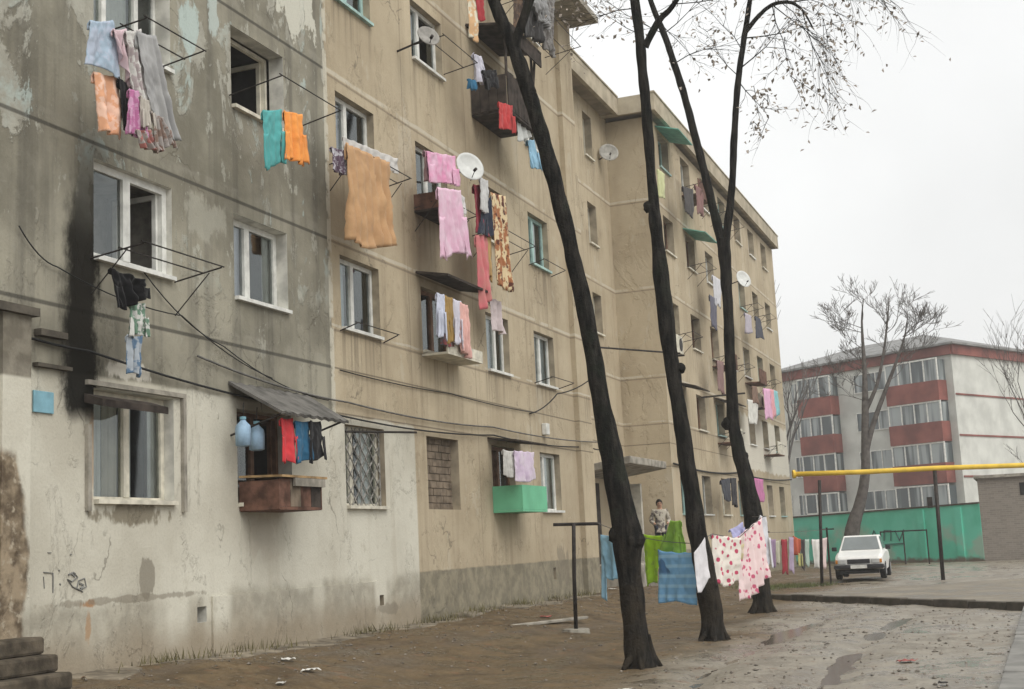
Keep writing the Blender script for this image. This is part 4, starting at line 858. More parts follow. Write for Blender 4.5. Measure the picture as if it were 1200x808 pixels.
# far block washing
H_ = [('shirt', 'black shirt hung high on the far block left of the forked stem', 'shirt', [(800, 218), (812, 222), (812, 256), (803, 250)], (.05, .045, .045)), ('towel', 'grey and red towel beside the high black shirt on the far block', 'towel', [(814, 216), (823, 222), (825, 254), (817, 250)], (.22, .10, .09)),
 ('sheet', 'pale yellow cloth high on the far block beside the middle trunk', 'cloth', [(771, 198), (779, 204), (780, 236), (772, 230)], (.52, .54, .26)), ('trousers', 'dark blue trousers beside the left stem halfway up the far block', 'trousers', [(831, 345), (839, 350), (841, 388), (834, 384)], (.10, .10, .14)),
 ('sheet', 'white sheet beside the forked trunk halfway up the far block', 'sheet', [(835, 322), (844, 328), (845, 362), (837, 356)], (.55, .55, .58)), ('jacket', 'navy jacket hanging near the far corner of the far block', 'jacket', [(885, 370), (891, 374), (896, 398), (886, 396)], (.05, .055, .08)),
 ('shirt', 'lilac shirt beside the navy jacket on the far block', 'shirt', [(872, 366), (880, 370), (882, 392), (875, 390)], (.42, .38, .44)), ('rug', 'brown patterned rug behind the forked trunk on the far block', 'rug', [(840, 422), (848, 424), (848, 462), (841, 458)], (.22, .12, .11)),
 ('towel', 'pink towel hanging at the far corner of the far block', 'towel', [(895, 455), (903, 456), (906, 492), (897, 492)], (.72, .36, .56)), ('towel', 'coral towel between the pink and turquoise ones at the far corner', 'towel', [(902, 456), (906, 457), (909, 488), (905, 490)], (.72, .30, .34)),
 ('towel', 'turquoise towel at the very edge of the far block', 'towel', [(906, 457), (911, 459), (914, 486), (909, 490)], (.20, .52, .56)), ('sheet', 'white sheet left of the pink towel on the far block', 'sheet', [(876, 468), (888, 470), (888, 500), (878, 496)], (.60, .59, .53)),
 ('shirt', 'brown shirt above the white sheet on the far block', 'shirt', [(881, 452), (887, 453), (888, 474), (882, 472)], (.20, .12, .08)), ('shirt', 'navy shirt on the ground floor of the far block left of the forked trunk', 'shirt', [(844, 563), (855, 560), (857, 588), (849, 586)], (.035, .04, .055)),
 ('trousers', 'black trousers beside the navy shirt on the far block ground floor', 'trousers', [(856, 560), (863, 560), (864, 594), (859, 592)], (.025, .025, .03)), ('dress', 'magenta dress behind the forked trunk on the ground floor of the far block', 'dress', [(883, 560), (894, 562), (896, 588), (884, 588)], (.52, .12, .32))]
for i, (nm, lb, ct, q, c) in enumerate(H_): L(nm, lb, ct, -8.9, q, fb('cloth_tint', c), group=GH, nu=14, nv=12)
# ---- yard: T post and lines
tb_ = PZ(675, 740, .08)
TP = empty('clothesline_post', tb_, 'dark T shaped metal post standing on a slab before the tan wall', 'post')
MB().tube([(0, 0, -.1), (.02, 0, .9), (.06, 0, 1.74)], .034, 8).build('pole', M_metal, TP, smooth=True); MB().tube([(-.27, -.08, 1.74), (.46, .12, 1.72)], .028, 6).build('crossbar', M_metal, TP); MB().disc((0, 0, -.06), (0, 0, 1), .24, .22, .1, 10).build('base_slab', M_concrete, TP)
A_ = tb_+Vector((.42, .1, 1.74)); Bt = PY(813, 637, Y2); Ct = PY(880, 606, Y3)
def line(name, label, a, b, sag):
    out = []
    for k in range(25): t = k/24; p = a.lerp(b, t); p.z -= sag*4*t*(1-t); out.append(p)
    return tag(MB().tube(out, .008, 4).build(name, M_greycable), label, 'clothesline', 'clotheslines in the yard')
line('clothesline', 'washing line from the T post to the middle trunk', A_, Bt, .08)
def V(name, label, cat, a, b, q, mat, **k): return cloth(name, label, cat, [PV(x, y, a, b) for x, y in q], mat, group=GY, **k)
V('sheet', 'light blue cloth hanging between the T post and the thickest trunk', 'cloth', A_, Bt, [(704, 627), (728, 628), (727, 680), (711, 679)], fb('aqua', (.22, .46, .62)), folds=2)
V('cloth', 'narrow light blue strip hanging longest beside the T post', 'cloth', A_, Bt, [(703, 627), (711, 628), (710, 702), (706, 700)], fb('aqua_strip', (.24, .46, .60)), folds=1)
def limeyellow():
    m = Mat('lime_yellow_print'); z = m.xyz()[2]; f = m.ss(m.math('ADD', z, m.mul(m.noise(5, 4), .5)), 1.05, .95)
    return m.fin(m.mix(m.ss(m.noise(7, 3), .55, .6), m.mix(f, (.32, .56, .03), (.80, .70, .03)), (.24, .40, .04)), .9)
V('dress', 'lime green and yellow dress hanging between the two nearest trunks', 'dress', A_+Vector((0, .2, 0)), Bt+Vector((0, .2, 0)), [(753, 626), (776, 628), (771, 684), (757, 686)], limeyellow(), folds=2)
V('shirt', 'lime green shirt tied up in a peak behind the blue towel', 'shirt', A_+Vector((0, .2, 0)), Bt+Vector((0, .2, 0)), [(786, 610), (796, 610), (801, 650), (774, 648)], fb('lime', (.28, .52, .04), (.22, .42, .03)), folds=2)
def bluetowel():
    m = Mat('blue_striped_towel'); z = m.xyz()[2]; s = m.math('SINE', m.math('MULTIPLY', z, 42)); c = m.mix(m.ss(s, .2, .8), (.20, .44, .72), (.32, .57, .80))
    c = m.mix(m.mul(m.ss(m.noise(3, 2), .55, .6), m.ss(z, .95, 1.0)), c, (.08, .20, .40)); return m.fin(c, .9)
V('towel', 'big blue striped towel between the two nearest trunks', 'towel', A_, Bt, [(771, 644), (818, 646), (817, 708), (773, 707)], bluetowel(), folds=1.2, amp=.025, sag=.03, flap=.3)
FL = (.72, .66, .58); RD = (.52, .04, .11)
def O(name, label, cat, q, ya, yb, mat, **k): return cloth(name, label, cat, [PY(*q[0], ya), PY(*q[1], yb), PY(*q[2], yb), PY(*q[3], ya)], mat, group=GY, **k)
O('sheet', 'white sheet with red flowers hanging right of the middle trunk', 'sheet', [(834, 626), (868, 631), (866, 683), (837, 687)], 21.2, 21.8, fb('flower_a', FL, RD, 'spots', 9), folds=2, flap=.1)
O('pillowcase', 'white pillowcase hanging against the middle trunk', 'pillowcase', [(813, 648), (826, 630), (832, 680), (817, 697)], 18.9, 19.1, fb('white_pillow', (.68, .66, .68)), folds=1, amp=.015, flap=0)
O('blouse', 'lavender blouse above the flowered sheets', 'blouse', [(855, 621), (870, 612), (872, 628), (860, 634)], 22.6, 22.9, fb('lavender', (.36, .36, .60)), folds=1)
O('scarf', 'pale yellow scarf between the two flowered sheets', 'scarf', [(861, 630), (872, 628), (871, 655), (863, 655)], 22.3, 22.5, fb('pale_yellow', (.60, .52, .28), (.62, .5, .45), 'blotch', 9), folds=1)
O('sheet', 'pink sheet with red flowers hanging lowest beside the forked trunk', 'sheet', [(863, 630), (893, 606), (901, 682), (867, 705)], 22.4, 23.4, fb('flower_b', (.72, .55, .54), (.55, .08, .17), 'spots', 9), folds=2, flap=.1)
O('shirt', 'white shirt hanging at the forked trunk', 'shirt', [(890, 604), (898, 606), (904, 664), (897, 668)], 23.8, 24.0, fb('white_shirt', (.64, .64, .68)), folds=1)
yl = [Bt, PY(835, 626, 21.2), PY(865, 632, 21.8), PY(866, 630, 22.4), PY(892, 607, 23.4), PY(898, 605, 24.0), Ct]
tag(MB().tube(yl, .008, 4).build('clothesline', M_greycable), 'washing line from the middle trunk to the forked trunk', 'clothesline', 'clotheslines in the yard')
# row beside the car
ra, rb = PY(903, 664, 37.5), PY(972, 676, 39.0)
ra.z = 0; rb.z = 0
def post(p, label):
    e = empty('washing_post', p, label, 'post', 'posts of the far washing row'); MB().tube([(0, 0, -.1), (0, 0, 1.6)], .03, 6).build('pole', M_metal, e); MB().tube([(-.2, -.05, 1.55), (.2, .05, 1.55)], .02, 5).build('crossbar', M_metal, e)
post(ra-(rb-ra)*.1, 'metal post at the left end of the far washing row'); post(rb+(rb-ra)*.02, 'metal post at the car end of the far washing row')
line('clothesline', 'washing line of the far row beside the car', ra-(rb-ra)*.1+Vector((0, 0, 1.55)), rb+(rb-ra)*.02+Vector((0, 0, 1.55)), .03)
for (nm, lb, ct, q, c) in [('towel', 'purple towel first at the left end of the far washing row', 'towel', [(903, 632), (909, 632), (909, 664), (904, 664)], (.30, .20, .32)), ('sheet', 'cream cloth beside the purple towel in the far row', 'cloth', [(909, 634), (914, 633), (914, 662), (910, 660)], (.50, .48, .36)),
  ('dress', 'dark red dress in the far washing row', 'dress', [(916, 632), (922, 632), (924, 672), (917, 672)], (.34, .025, .04)), ('shirt', 'mauve shirt in the far row between two red garments', 'shirt', [(925, 629), (930, 630), (931, 672), (925, 670)], (.44, .34, .48)),
  ('shirt', 'orange red shirt in the middle of the far washing row', 'shirt', [(930, 628), (938, 632), (938, 652), (931, 650)], (.52, .10, .04)), ('shirt', 'yellow green shirt low in the middle of the far washing row', 'shirt', [(935, 648), (940, 649), (941, 664), (936, 664)], (.52, .50, .16)),
  ('trousers', 'dark trousers right of the orange red shirt in the far row', 'trousers', [(938, 632), (943, 632), (944, 668), (939, 668)], (.07, .06, .06)), ('towel', 'pale green towel in the far washing row', 'towel', [(943, 632), (948, 632), (949, 664), (944, 662)], (.38, .50, .42)),
  ('sheet', 'white sheet in the far washing row', 'sheet', [(951, 632), (961, 632), (961, 668), (953, 666)], (.66, .64, .60)), ('sheet', 'white and pink sheet at the car end of the far washing row', 'sheet', [(961, 631), (969, 630), (968, 666), (961, 664)], (.68, .52, .50))]:
    cloth(nm, lb, ct, [PV(x, y, ra, rb) for x, y in q], fb('row_tint', c), group=GF, nu=14, nv=12, folds=1.5)

# ------------------------------------------------------------------ gas pipe on posts
g0 = PZ(1105, 678, .05); gp = []
GP = empty('gas_pipe', g0, 'long yellow gas pipe carried across the yard on two black posts', 'gas pipe')
rd = Vector((RT.x, RT.y, 0)).normalized()
top = PV(1095, 549, g0, g0+rd); l_ = PV(931, 556, g0, g0+rd); r_ = PV(1215, 545, g0, g0+rd)
ext = r_+(r_-l_).normalized()*9
pipe = [l_-Vector((0, 0, 0)), l_.lerp(top, .5)-Vector((0, 0, .02)), top, r_, ext]
MB().tube([p-g0 for p in pipe], .072, 10).build('pipe', M_yellow, GP, smooth=True)
MB().tube([l_-g0-rd*.05, l_-g0+rd*.02], .12, 12).build('end_flange', M_yellow, GP)
pl2 = PV(963, 683, g0, g0+rd); pl2.z = .0; tp2 = PV(960, 560, g0, g0+rd)
for a, b in ((g0-Vector((0, 0, .2)), top), (pl2, tp2)): MB().tube([a-g0, b-g0-Vector((0, 0, .07))], .055 if a.x > -4 else .045, 8).build('post', M_metal, GP, smooth=True)
MB().box(-.22, -.08, -.12, .0, 1.95, 2.25).build('meter_box', M_metal, GP)

# ------------------------------------------------------------------ green wall, garage
w1 = Vector((PY(1153, 650, 57.0).x, 57.0, 0)); w0 = PY(929, 650, 66.0); w0 = Vector((w0.x-3, 67.5, 0)); wd_ = (w1-w0).normalized()
def greenwall():
    m = Mat('green_painted_wall'); x, y, z = m.xyz(); n = m.noise(.5, 5); n2 = m.noise(3, 5); c = m.mix(m.ss(n, .4, .6), (.115, .56, .40), (.165, .66, .50))
    c = m.mix(m.mul(m.ss(m.noise(.4, 6), .52, .62), m.ss(z, 1.9, 1.3), .8), c, (.38, .50, .42)); c = m.mix(m.mul(m.ss(m.math('ADD', z, m.mul(n2, .4)), .45, .25)), c, (.17, .14, .11)); return m.fin(c, .7)
GWm = greenwall()
GW = MB(); nrm = Vector((wd_.y, -wd_.x, 0))
GW.prism([w0+Vector((0, 0, -.2)), w1+Vector((0, 0, -.2)), w1+Vector((0, 0, 2.3)), w0+Vector((0, 0, 2.15))], -nrm*.25)
gwo = tag(GW.build('boundary_wall', GWm), 'long green painted boundary wall behind the white car', 'wall')
cp = MB(); cp.prism([w0+nrm*.05+Vector((0, 0, 2.153)), w1+nrm*.05+Vector((0, 0, 2.303)), w1+nrm*.05+Vector((0, 0, 2.37)), w0+nrm*.05+Vector((0, 0, 2.22))], -nrm*.35); cp.build('coping', M_kerb, gwo)
pr = MB()
for t in (.55, .8, .93): p = w0.lerp(w1, t); pr.prism([p-wd_*.18-Vector((0, 0, .2)), p+wd_*.18-Vector((0, 0, .2)), p+wd_*.18+Vector((0, 0, 2.2)), p-wd_*.18+Vector((0, 0, 2.2))], nrm*.08)
pr.build('pier', GWm, gwo)
# faded scrawl on the green wall
sc_ = MB(); dk = plain('dark_scrawl', (.06, .16, .14), .8)
def scr(pts): sc_.tube([PV(a, b, w0+nrm*.03, w1+nrm*.03) for a, b in pts], .035, 4)
scr([(1020, 636), (1024, 622), (1030, 634), (1026, 629)]); scr([(1036, 634), (1036, 622), (1044, 622), (1044, 634)]); scr([(1049, 622), (1054, 634), (1059, 621)]); scr([(1018, 640), (1058, 637)])
sc_.build('scrawl', dk, gwo)
# low pipe fence before the green wall
gw = MB(); rw = random.Random(6)
for _ in range(900):
    x = XW+.05+abs(rw.gauss(0, .25)); y = rw.choice([13.2, 15.1, 18.2, 20.8, 22.4, 24.6, 26.9, 28.8])+rw.gauss(0, .45); p = Vector((x, y, gz(x, y)+.02)); h = rw.uniform(.05, .17); q = Vector((rw.uniform(-1, 1), rw.uniform(-1, 1), 0)).normalized()*.007
    gw.add([p-q, p+q, p+Vector((rw.uniform(-.06, .06), rw.uniform(-.06, .06), h))], [(0, 1, 2)])
tag(gw.build('weeds', plain('dry_weed', (.13, .115, .055), .9, .4, 3)), kind='stuff')
fe = empty('pipe_fence', PV(1035, 660, w0+nrm*2, w1+nrm*2), 'low rusty pipe railing in front of the green wall', 'railing'); fe.location.z = 0; d0 = wd_
MB().tube([(0, 0, 1.35), (d0*2.6)+Vector((0, 0, 1.35))], .03, 5).build('top_rail', M_metal, fe)
for t in (0, 1.3, 2.6): MB().tube([d0*t+Vector((0, 0, -.1)), d0*t+Vector((0, 0, 1.38))], .03, 5).build('post', M_metal, fe)
# garage
def brickm():
    m = Mat('grey_brick'); v = m.N('Mapping', {'Vector': m.N('CombineXYZ', {0: m.math('ADD', m.xyz()[0], m.xyz()[1]), 1: m.xyz()[2]}).outputs[0], 'Scale': (1, 1, 1)}).outputs[0]
    b = m.N('TexBrick', {'Vector': v, 'Color1': (.19, .165, .14, 1), 'Color2': (.25, .22, .185, 1), 'Mortar': (.30, .28, .25, 1), 'Scale': 2.2, 'Mortar Size': .012, 'Brick Width': .55, 'Row Height': .18})
    return m.fin(m.mix(m.mul(m.noise(1.2, 5), .4), b.outputs[0], (.14, .125, .11)), .9)
GB_ = empty('garage', Vector((w1.x, 57.0, 0)), 'low grey brick garage with a green gate at the right edge', 'garage')
bm_ = brickm()
MB().box(.02, 1.75, .0, 8, -.2, 3.3).box(3.9, 9, 0, 8, -.2, 3.3).box(1.751, 3.899, .3, 8, -.2, 3.3).box(1.751, 3.899, 0, .299, 2.3, 3.3).build('wall', bm_, GB_); MB().box(-.1, 9.3, -.15, 8.3, 3.303, 3.42).build('roof', M_concrete, GB_)
MB().box(1.8, 3.85, .2, .28, .0, 2.29).build('gate', plain('faded_green_gate', (.16, .33, .28), .6, .25, 3), GB_); MB().box(1.6, 2.2, -.02, -.002, 2.55, 3.05).build('window', M_dark, GB_)

# ------------------------------------------------------------------ second apartment building
ZT = 13.8
c0 = PZ(1113, 402, ZT); cl = PZ(905, 438, ZT); cr = PZ(1190, 412, ZT); cr = c0+(cr-c0)*1.5
def lift(p, z): return Vector((p.x, p.y, z))
B2 = empty('apartment_building', lift(c0, 0), 'white four storey apartment building with dark red balconies beyond the green wall', 'apartment building')
def pw(name, c, var=.15): return plain(name, c, .85, var, .6, 0, .1)
M_bw = pw('white_rendered_panel', (.51, .515, .475)); M_red = pw('dark_red_panel', (.20, .07, .057), .3); M_roof2 = plain('grey_slate_roof', (.20, .20, .195), .8, .25, 1.5, 0, .2)
ul = (cl-c0).normalized(); nl = Vector((ul.y, -ul.x, 0)); nl = nl if nl.dot(EYE-c0) > 0 else -nl
ur = (cr-c0).normalized(); nr = Vector((ur.y, -ur.x, 0)); nr = nr if nr.dot(EYE-c0) > 0 else -nr
LL, LR = (cl-c0).length, (cr-c0).length
o0 = Vector((0, 0, 0))
def frameL(p): return ul*p.x + nl*p.y + Vector((0, 0, p.z))
def frameR(p): return ur*p.x + nr*p.y + Vector((0, 0, p.z))
bk = MB(); a, b, c_ = o0, ul*LL, ur*LR; dback = b+c_
for p, q in ((a, b), (a, c_), (b, dback), (c_, dback)): bk.quad(lift(p, -.2), lift(q, -.2), lift(q, ZT-.7), lift(p, ZT-.7))
bk.build('wall', M_bw, B2)
for fr, LN in ((frameL, LL), (frameR, LR)): MB(fr).box(-.1, LN, .003, .22, ZT-.78, ZT).build('fascia', M_red, B2)
rf = MB(); ov = .5; e_ = [ul*-ov+ur*-ov, ul*(LL+ov)-ur*ov, ul*(LL+ov)+ur*(LR+ov), ul*-ov+ur*(LR+ov)]; ins = [ul*5+ur*5, ul*(LL-5)+ur*5, ul*(LL-5)+ur*(LR-5), ul*5+ur*(LR-5)]
ev = [lift(p, ZT+.02) for p in e_]+[lift(p, ZT+1.7) for p in ins]+[lift(p, ZT-.12) for p in e_]
rf.add(ev, [(0, 1, 5, 4), (1, 2, 6, 5), (2, 3, 7, 6), (3, 0, 4, 7), (4, 5, 6, 7), (8, 9, 1, 0), (9, 10, 2, 1), (10, 11, 3, 2), (11, 8, 0, 3), (8, 11, 10, 9)]); rf.build('roof', M_roof2, B2)
def loc(px, py): q = PV(px, py, c0, cl)-c0; return q.dot(ul), q.z+ZT
def win2(x0, x1, z0, z1, n=3, fr=frameL, y=.02, mt=None):
    m = MB(fr); bw = .07; m.box(x0, x1, y, y+.06, z0, z0+bw); m.box(x0, x1, y, y+.06, z1-bw, z1)
    for i in range(n+1): xm = x0+(x1-x0-bw)*i/n; m.box(xm, xm+bw, y+.001, y+.065, z0+bw, z1-bw)
    o = m.build('window', mt or M_white, B2); MB(fr).box(x0+.01, x1-.01, y-.015, y+.02, z0+.02, z1-.02).build('pane', M_pane2, o); return o
def pane2():
    m = Mat('far_window_pane'); n = m.noise(1, 2, m.map(1.6, 1.6, .12)); c = m.mix(m.ss(n, .42, .6), (.06, .075, .08), (.30, .33, .33)); return m.fin(c, .15, 0, .5)
M_pane2 = pane2()
ZR = [1.9, 4.75, 7.55, 10.35]
xa, _ = loc(1113, 480); xb, _ = loc(1050, 480); xc, _ = loc(984, 480); xd, _ = loc(945, 480)
for k in range(4):
    z0 = ZR[k]
    for (p, q, nb) in ((xa+.05, xb, 4), (xc, xd, 3)):
        if k > 0:
            m = MB(frameL); m.box(p, q, .003, 1.0, z0-.42, z0+.95); bb = m.build('balcony', M_red, B2)
        else:
            m = MB(frameL); m.box(p, q, .003, .9, z0-.9, z0+.95); bb = m.build('balcony', M_bw if nb == 3 else plain('grey_green_board', (.28, .33, .29)), B2)
        m = MB(frameL); z1 = z0+.953; zt = z0+2.27 if k < 3 else z0+2.4
        for i in range(nb+1): xm = p+(q-p-.09)*i/nb; m.box(xm, xm+.09, .86, .95, z1, zt)
        m.box(p, q, .855, .955, zt, zt+.1); gl = m.build('glazing', M_white, bb)
        MB(frameL).box(p+.02, q-.02, .88, .9, z1, zt).build('pane', M_pane2, gl); [MB(frameL).box(v, v+.03, .01, .87, z1, zt).build('side_pane', M_pane2, gl) for v in (p+.03, q-.06)]
    xe, _ = loc(1045, 500); xf_, _ = loc(1005, 500); win2(xe, xf_, z0+.9, z0+2.3, 3)
    xg, _ = loc(940, 500); xh, _ = loc(930, 500); win2(xg, xh, z0+.8, z0+2.4, 2)
    x9, _ = loc(922, 500); x8, _ = loc(912, 500); win2(x9, x8, z0+.8, z0+2.4, 2)
for z in (4.7, 7.5, 10.3): MB(frameR).box(.1, LR, .003, .06, z-.06, z+.06).build('string_course', M_red, B2)

# ------------------------------------------------------------------ white car
def car():
    ps = PZ(1008, 680, .06); e = empty('parked_car', ps, 'white boxy saloon car parked facing the camera before the green wall', 'car', rz=math.radians(2)); e.scale = (.88, .9, .9)
    Wt = plain('white_car_paint', (.72, .72, .69), .3, .05, 3, 0, 0, .5); gl = plain('car_glass', (.16, .18, .18), .1, .1, 2, 0, 0, .6); bk_ = plain('black_plastic', (.03, .03, .032), .6); ch = plain('headlight_glass', (.45, .46, .45), .15, .1, 8, 0, 0, .6); ty = plain('tyre_rubber', (.02, .02, .02), .9); rm = plain('steel_rim', (.25, .25, .25), .5)  # glass base grey is lightened, a reflection put into the colour
    secs = [(0, .70, .42, .68), (.06, .77, .36, .76), (.5, .80, .30, .83), (1.2, .81, .28, .90), (2.2, .81, .28, .92), (3.2, .80, .30, .92), (3.9, .77, .36, .88), (4.02, .72, .44, .80)]
    m = MB(); vs = []
    for y, hw, zb, zt in secs: vs += [(-hw*.96, y, zb), (-hw, y, (zb+zt)/2), (-hw*.97, y, zt-.06), (-hw*.86, y, zt), (hw*.86, y, zt), (hw*.97, y, zt-.06), (hw, y, (zb+zt)/2), (hw*.96, y, zb)]
    fs = [(i*8+j, i*8+(j+1) % 8, (i+1)*8+(j+1) % 8, (i+1)*8+j) for i in range(len(secs)-1) for j in range(8)] + [tuple(range(8))[::-1], tuple(range(len(vs)-8, len(vs)))]
    m.add(vs, fs); m.build('body', Wt, e, bevel=.02)
    b = [(-.72, 1.15, .885), (.72, 1.15, .885), (.72, 3.35, .90), (-.72, 3.35, .90)]; t = [(-.57, 1.75, 1.40), (.57, 1.75, 1.40), (.57, 2.85, 1.40), (-.57, 2.85, 1.40)]
    MB().add(b+t, [(0, 1, 5, 4), (1, 2, 6, 5), (2, 3, 7, 6), (3, 0, 4, 7), (4, 5, 6, 7)]).build('roof', Wt, e, bevel=.03)
    def pan(i, j, f0, f1, s0, s1, nm, k, off):
        A, B, Cc, D = Vector(b[i]), Vector(b[j]), Vector(t[j]), Vector(t[i]); P = lambda u, v: (A.lerp(B, u)).lerp(D.lerp(Cc, u), v)+Vector(off)
        MB().prism([P(f0, s0), P(f1, s0), P(f1, s1), P(f0, s1)], Vector(off)*.3).build(nm, gl, e)
    pan(0, 1, .05, .95, .1, .9, 'windscreen', 0, (0, -.012, .008)); pan(1, 2, .1, .5, .12, .88, 'side_window', 0, (.014, 0, .004)); pan(1, 2, .55, .88, .12, .88, 'side_window', 0, (.014, 0, .004)); pan(3, 0, .12, .45, .12, .88, 'side_window', 0, (-.014, 0, .004)); pan(3, 0, .5, .9, .12, .88, 'side_window', 0, (-.014, 0, .004)); pan(2, 3, .08, .92, .12, .88, 'rear_window', 0, (0, .012, .006))
    MB().box(-.36, .36, -.03, .02, .52, .66).build('grille', bk_, e, bevel=.01)
    for s in (-1, 1):
        MB().box(*sorted((s*.40, s*.66)), -.035, .02, .52, .66).build('headlight', ch, e, bevel=.015); MB().box(*sorted((s*.67, s*.74)), -.02, .06, .53, .65).build('indicator', plain('amber', (.5, .2, .03)), e)
        mr = MB(); mr.box(*sorted((s*.80, s*.96)), 1.35, 1.45, .92, 1.05); mr.build('wing_mirror', bk_, e, bevel=.02)
    MB().box(-.8, .8, -.1, .05, .36, .49).build('bumper', bk_, e, bevel=.03); MB().box(-.26, .26, -.115, -.102, .37, .48).build('number_plate', M_white, e)
    for s in (-1, 1):
        for y in (.72, 3.2):
            wv = MB(); wv.tube([(s*.62, y, .29), (s*.65, y, .29), (s*.79, y, .29), (s*.815, y, .29)], [.25, .285, .285, .25], 20); wo_ = wv.build('wheel', ty, e, smooth=False); MB().tube([(s*.8151, y, .29), (s*.825, y, .29)], [.18, .16], 16).build('rim', rm, wo_)
    MB().box(-.62, .62, .1, 3.9, .2, .29).build('underbody', bk_, e)
car()

# ------------------------------------------------------------------ person on the porch
def person():
    base = Vector((-9.75, 35.6, .9)); p = PX(773, 600, base.x); base.y = p.y; 
    e = empty('person', base, 'person in a patterned light jacket standing on the porch between two trunks', 'person', rz=math.radians(25))
    def skin(name, V_, E_, R_, mat, root=0, par=e):
        me = bpy.data.meshes.new(name); me.from_pydata(V_, E_, []); me.materials.append(mat); o = bpy.data.objects.new(name, me); col.objects.link(o); o.parent = par
        md = o.modifiers.new('skin', 'SKIN'); sv = me.skin_vertices[0].data
        for i, r in enumerate(R_): sv[i].radius = (r, r) if not isinstance(r, tuple) else r
        sv[root].use_root = True; md.use_smooth_shade = True; s = o.modifiers.new('sub', 'SUBSURF'); s.levels = 1; s.render_levels = 2; return o
    skn = plain('skin', (.42, .25, .17), .6, .1); jk = fabric('patterned_jacket', (.42, .38, .30), (.12, .10, .09), 'blotch', 7); tr = fabric('dark_trousers', (.03, .035, .05)); hr = plain('dark_hair', (.02, .015, .012), .7); sh_ = plain('black_shoe', (.02, .02, .02), .5)
    bv = [(0, 0, .95), (0, 0, 1.15), (0, 0, 1.35), (0, -.01, 1.46), (0, -.02, 1.53), (0, -.03, 1.60), (0, -.02, 1.68),
          (.18, 0, 1.40), (.27, .02, 1.12), (.17, -.16, 1.03), (-.18, 0, 1.40), (-.27, .02, 1.12), (-.17, -.16, 1.03),
          (.09, 0, .9), (.1, -.01, .48), (.1, .02, .09), (.1, -.12, .04), (-.09, 0, .9), (-.1, -.01, .48), (-.1, .02, .09), (-.1, -.12, .04)]
    be = [(0, 1), (1, 2), (2, 3), (3, 4), (4, 5), (5, 6), (2, 7), (7, 8), (8, 9), (2, 10), (10, 11), (11, 12), (0, 13), (13, 14), (14, 15), (15, 16), (0, 17), (17, 18), (18, 19), (19, 20)]
    skin('body', bv, be, [.13, .12, .13, .055, .07, .085, .07, .06, .042, .032, .06, .042, .032, .085, .055, .04, .035, .085, .055, .04, .035], skn)
    skin('jacket', [bv[0], bv[1], bv[2], (0, 0, 1.44), bv[7], bv[8], (.19, -.12, 1.05), bv[10], bv[11], (-.19, -.12, 1.05), (0, 0, .82)], [(0, 1), (1, 2), (2, 3), (2, 4), (4, 5), (5, 6), (2, 7), (7, 8), (8, 9), (0, 10)], [.165, .15, .16, .09, .085, .065, .055, .085, .065, .055, .16], jk)
    skin('trousers', [bv[0], bv[13], bv[14], (.1, .02, .12), bv[17], bv[18], (-.1, .02, .12)], [(0, 1), (1, 2), (2, 3), (0, 4), (4, 5), (5, 6)], [.14, .105, .078, .07, .105, .078, .07], tr)
    for s in (-1, 1):
        MB().box(s*.1-.05, s*.1+.05, -.2, .09, 0, .09).build('shoe', sh_, e, bevel=.03)
        m = MB(); hb = Vector((s*.17, -.16, 1.03)); m.prism([hb+Vector((-.015, 0, -.02)), hb+Vector((.015, 0, -.02)), hb+Vector((.012, -.09, -.05)), hb+Vector((-.012, -.09, -.05))], (0, .0, .06))
    m = MB(); n = 16; vs = []
    for i in range(8):
        th = PI*.68*i/7
        for j in range(n):
            a_ = 2*PI*j/n; fr = max(0, -math.sin(a_)); t2 = th*(1-.42*fr); vs.append((.098*math.sin(t2)*math.cos(a_), .012+.112*math.sin(t2)*math.sin(a_), 1.63+.125*math.cos(t2)))
    m.add(vs, [(i*n+j, i*n+(j+1) % n, (i+1)*n+(j+1) % n, (i+1)*n+j) for i in range(7) for j in range(n)]); m.build('hair', hr, e, smooth=True)
    MB().prism([(-.012, -.115, 1.585), (.012, -.115, 1.585), (.006, -.105, 1.63), (-.006, -.105, 1.63)], (0, -.022, 0)).build('nose', skn, e)
    MB().box(-.024, .024, -.118, -.10, 1.552, 1.561).build('mouth', plain('lip', (.25, .1, .08)), e)
    for s_ in (-1, 1): MB().box(s_*.034-.012, s_*.034+.012, -.114, -.095, 1.622, 1.634).build('eye', hr, e)
person()

# ------------------------------------------------------------------ small things on the ground
rn = random.Random(4); pb_ = MB()
for _ in range(2800):
    x = rn.uniform(-9.3, .2); y = rn.uniform(9.5, 34)
    if rn.random() < .2: x = rn.uniform(-9.4, -7.5)
    elif rn.random() < .5: x = rn.uniform(-4.5, -.2)
    z = gz(x, y); s = abs(rn.gauss(0, .010))+.006; p = Vector((x, y, z+s*.2)); vs = []
    for i in range(6):
        a = [(1, 0, 0), (-1, 0, 0), (0, 1, 0), (0, -1, 0), (0, 0, .6), (0, 0, -.6)][i]; vs.append(p+Vector(a)*s*rn.uniform(.7, 1.5))
    pb_.add(vs, [(0, 2, 4), (2, 1, 4), (1, 3, 4), (3, 0, 4), (2, 0, 5), (1, 2, 5), (3, 1, 5), (0, 3, 5)])
tag(pb_.build('gravel', plain('stone_chips', (.17, .15, .125), .85, .6, 9)), kind='stuff')
lf = MB()
for _ in range(420):
    x = rn.uniform(-9.3, -7.6) if rn.random() < .6 else rn.uniform(-9.2, -2.5); y = rn.uniform(10.5, 33); p = Vector((x, y, gz(x, y)+.012)); a = rn.uniform(0, 6.3); s = rn.uniform(.03, .07); d = Vector((math.cos(a), math.sin(a), rn.uniform(-.1, .3))); q = Vector((-d.y, d.x, rn.uniform(-.2, .2)))
    lf.add([p, p+d*s*.5+q*s*.35, p+d*s, p+d*s*.5-q*s*.35], [(0, 1, 2, 3)])
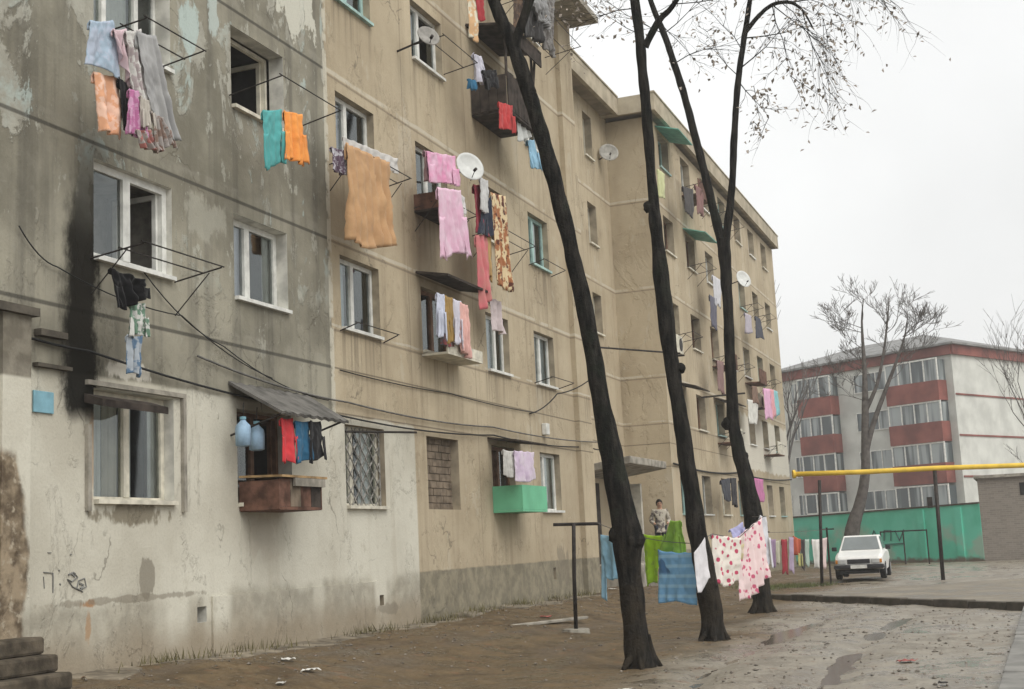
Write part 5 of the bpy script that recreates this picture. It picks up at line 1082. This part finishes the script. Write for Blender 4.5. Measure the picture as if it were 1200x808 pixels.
tag(lf.build('fallen_leaves', plain('wet_fallen_leaf', (.13, .075, .04), .6, .5, 20)), kind='stuff')
# grass tufts by the washing row
gr = MB()
for _ in range(1500):
    p = ra.lerp(rb, rn.uniform(-.25, .9))+Vector((rn.uniform(-.6, .6), rn.uniform(-2.2, .8), 0)); p.z = gz(p.x, p.y)+.02; h = rn.uniform(.05, .14); d = Vector((rn.uniform(-.05, .05), rn.uniform(-.05, .05), h)); q = Vector((rn.uniform(-1, 1), rn.uniform(-1, 1), 0)).normalized()*.008; gr.add([p-q, p+q, p+d], [(0, 1, 2)])
tag(gr.build('grass', plain('winter_grass', (.10, .115, .045), .9, .4, 3)), kind='stuff')
def scrap(px, py, s, label, mat, name='paper_scrap', cat='litter'):
    p = PZ(px, py, .1 if px > 500 else .3); r2 = random.Random(px); m = MB(); n = 5; vs = []
    for j in range(n):
        for i in range(n): vs.append((s*(i/(n-1)-.5), s*.7*(j/(n-1)-.5), .025+s*.16*noise.noise(Vector((i*.9+px, j*.9, 0)))))
    m.add(vs, [(j*n+i, j*n+i+1, (j+1)*n+i+1, (j+1)*n+i) for j in range(n-1) for i in range(n-1)]); o = m.build(name, mat, solid=.004); o.location = (p.x, p.y, gz(p.x, p.y)); o.rotation_euler.z = r2.uniform(0, 6); return tag(o, label, cat, 'litter on the mud')
M_pap = plain('dirty_paper', (.55, .54, .50), .8); M_redp = plain('red_plastic', (.26, .075, .065), .5)
scrap(338, 773, .16, 'pale scrap by the wall below the lattice window', M_pap); scrap(364, 777, .22, 'largest pale scrap on the mud left of centre', M_pap); scrap(329, 788, .12, 'pale scrap lowest of three below the lattice window', M_pap); scrap(204, 780, .10, 'tiny pale scrap at the foot of the white wall', M_pap)
scrap(640, 733, .2, 'red scrap beside the T post', M_redp, 'plastic_scrap'); scrap(425, 795, .2, 'red scrap at the bottom edge of the mud', M_redp, 'plastic_scrap'); scrap(1062, 766, .2, 'long red plastic scrap on the grey gravel at the right', M_redp, 'plastic_scrap'); scrap(718, 702, .25, 'pale scrap on the mud by the light blue cloth', M_pap); scrap(732, 800, .12, 'pale scrap in front of the thickest trunk', M_pap); scrap(1104, 790, .12, 'black scrap on the gravel near the pavement', M_metal, 'plastic_scrap')
pk = empty('plank', PZ(640, 729, .2), 'pale plank lying on the mud left of the T post', 'plank'); MB().box(-.06, .06, -1.1, 1.1, .0, .05).build('board', M_concrete, pk, bevel=.01); pk.rotation_euler.z = -.35; pk.location.z = gz(pk.location.x, pk.location.y)

# ------------------------------------------------------------------ haze
hm = bpy.data.materials.new('haze_air'); hm.use_nodes = True; hn = hm.node_tree; hn.nodes.clear(); ho = hn.nodes.new('ShaderNodeOutputMaterial'); pv_ = hn.nodes.new('ShaderNodeVolumePrincipled')
pv_.inputs['Density'].default_value = .0010; pv_.inputs['Color'].default_value = (.95, .96, .97, 1); hn.links.new(pv_.outputs[0], ho.inputs['Volume'])
tag(MB().box(-215, 215, -75, 275, -1.5, 22).build('haze', hm), kind='stuff')
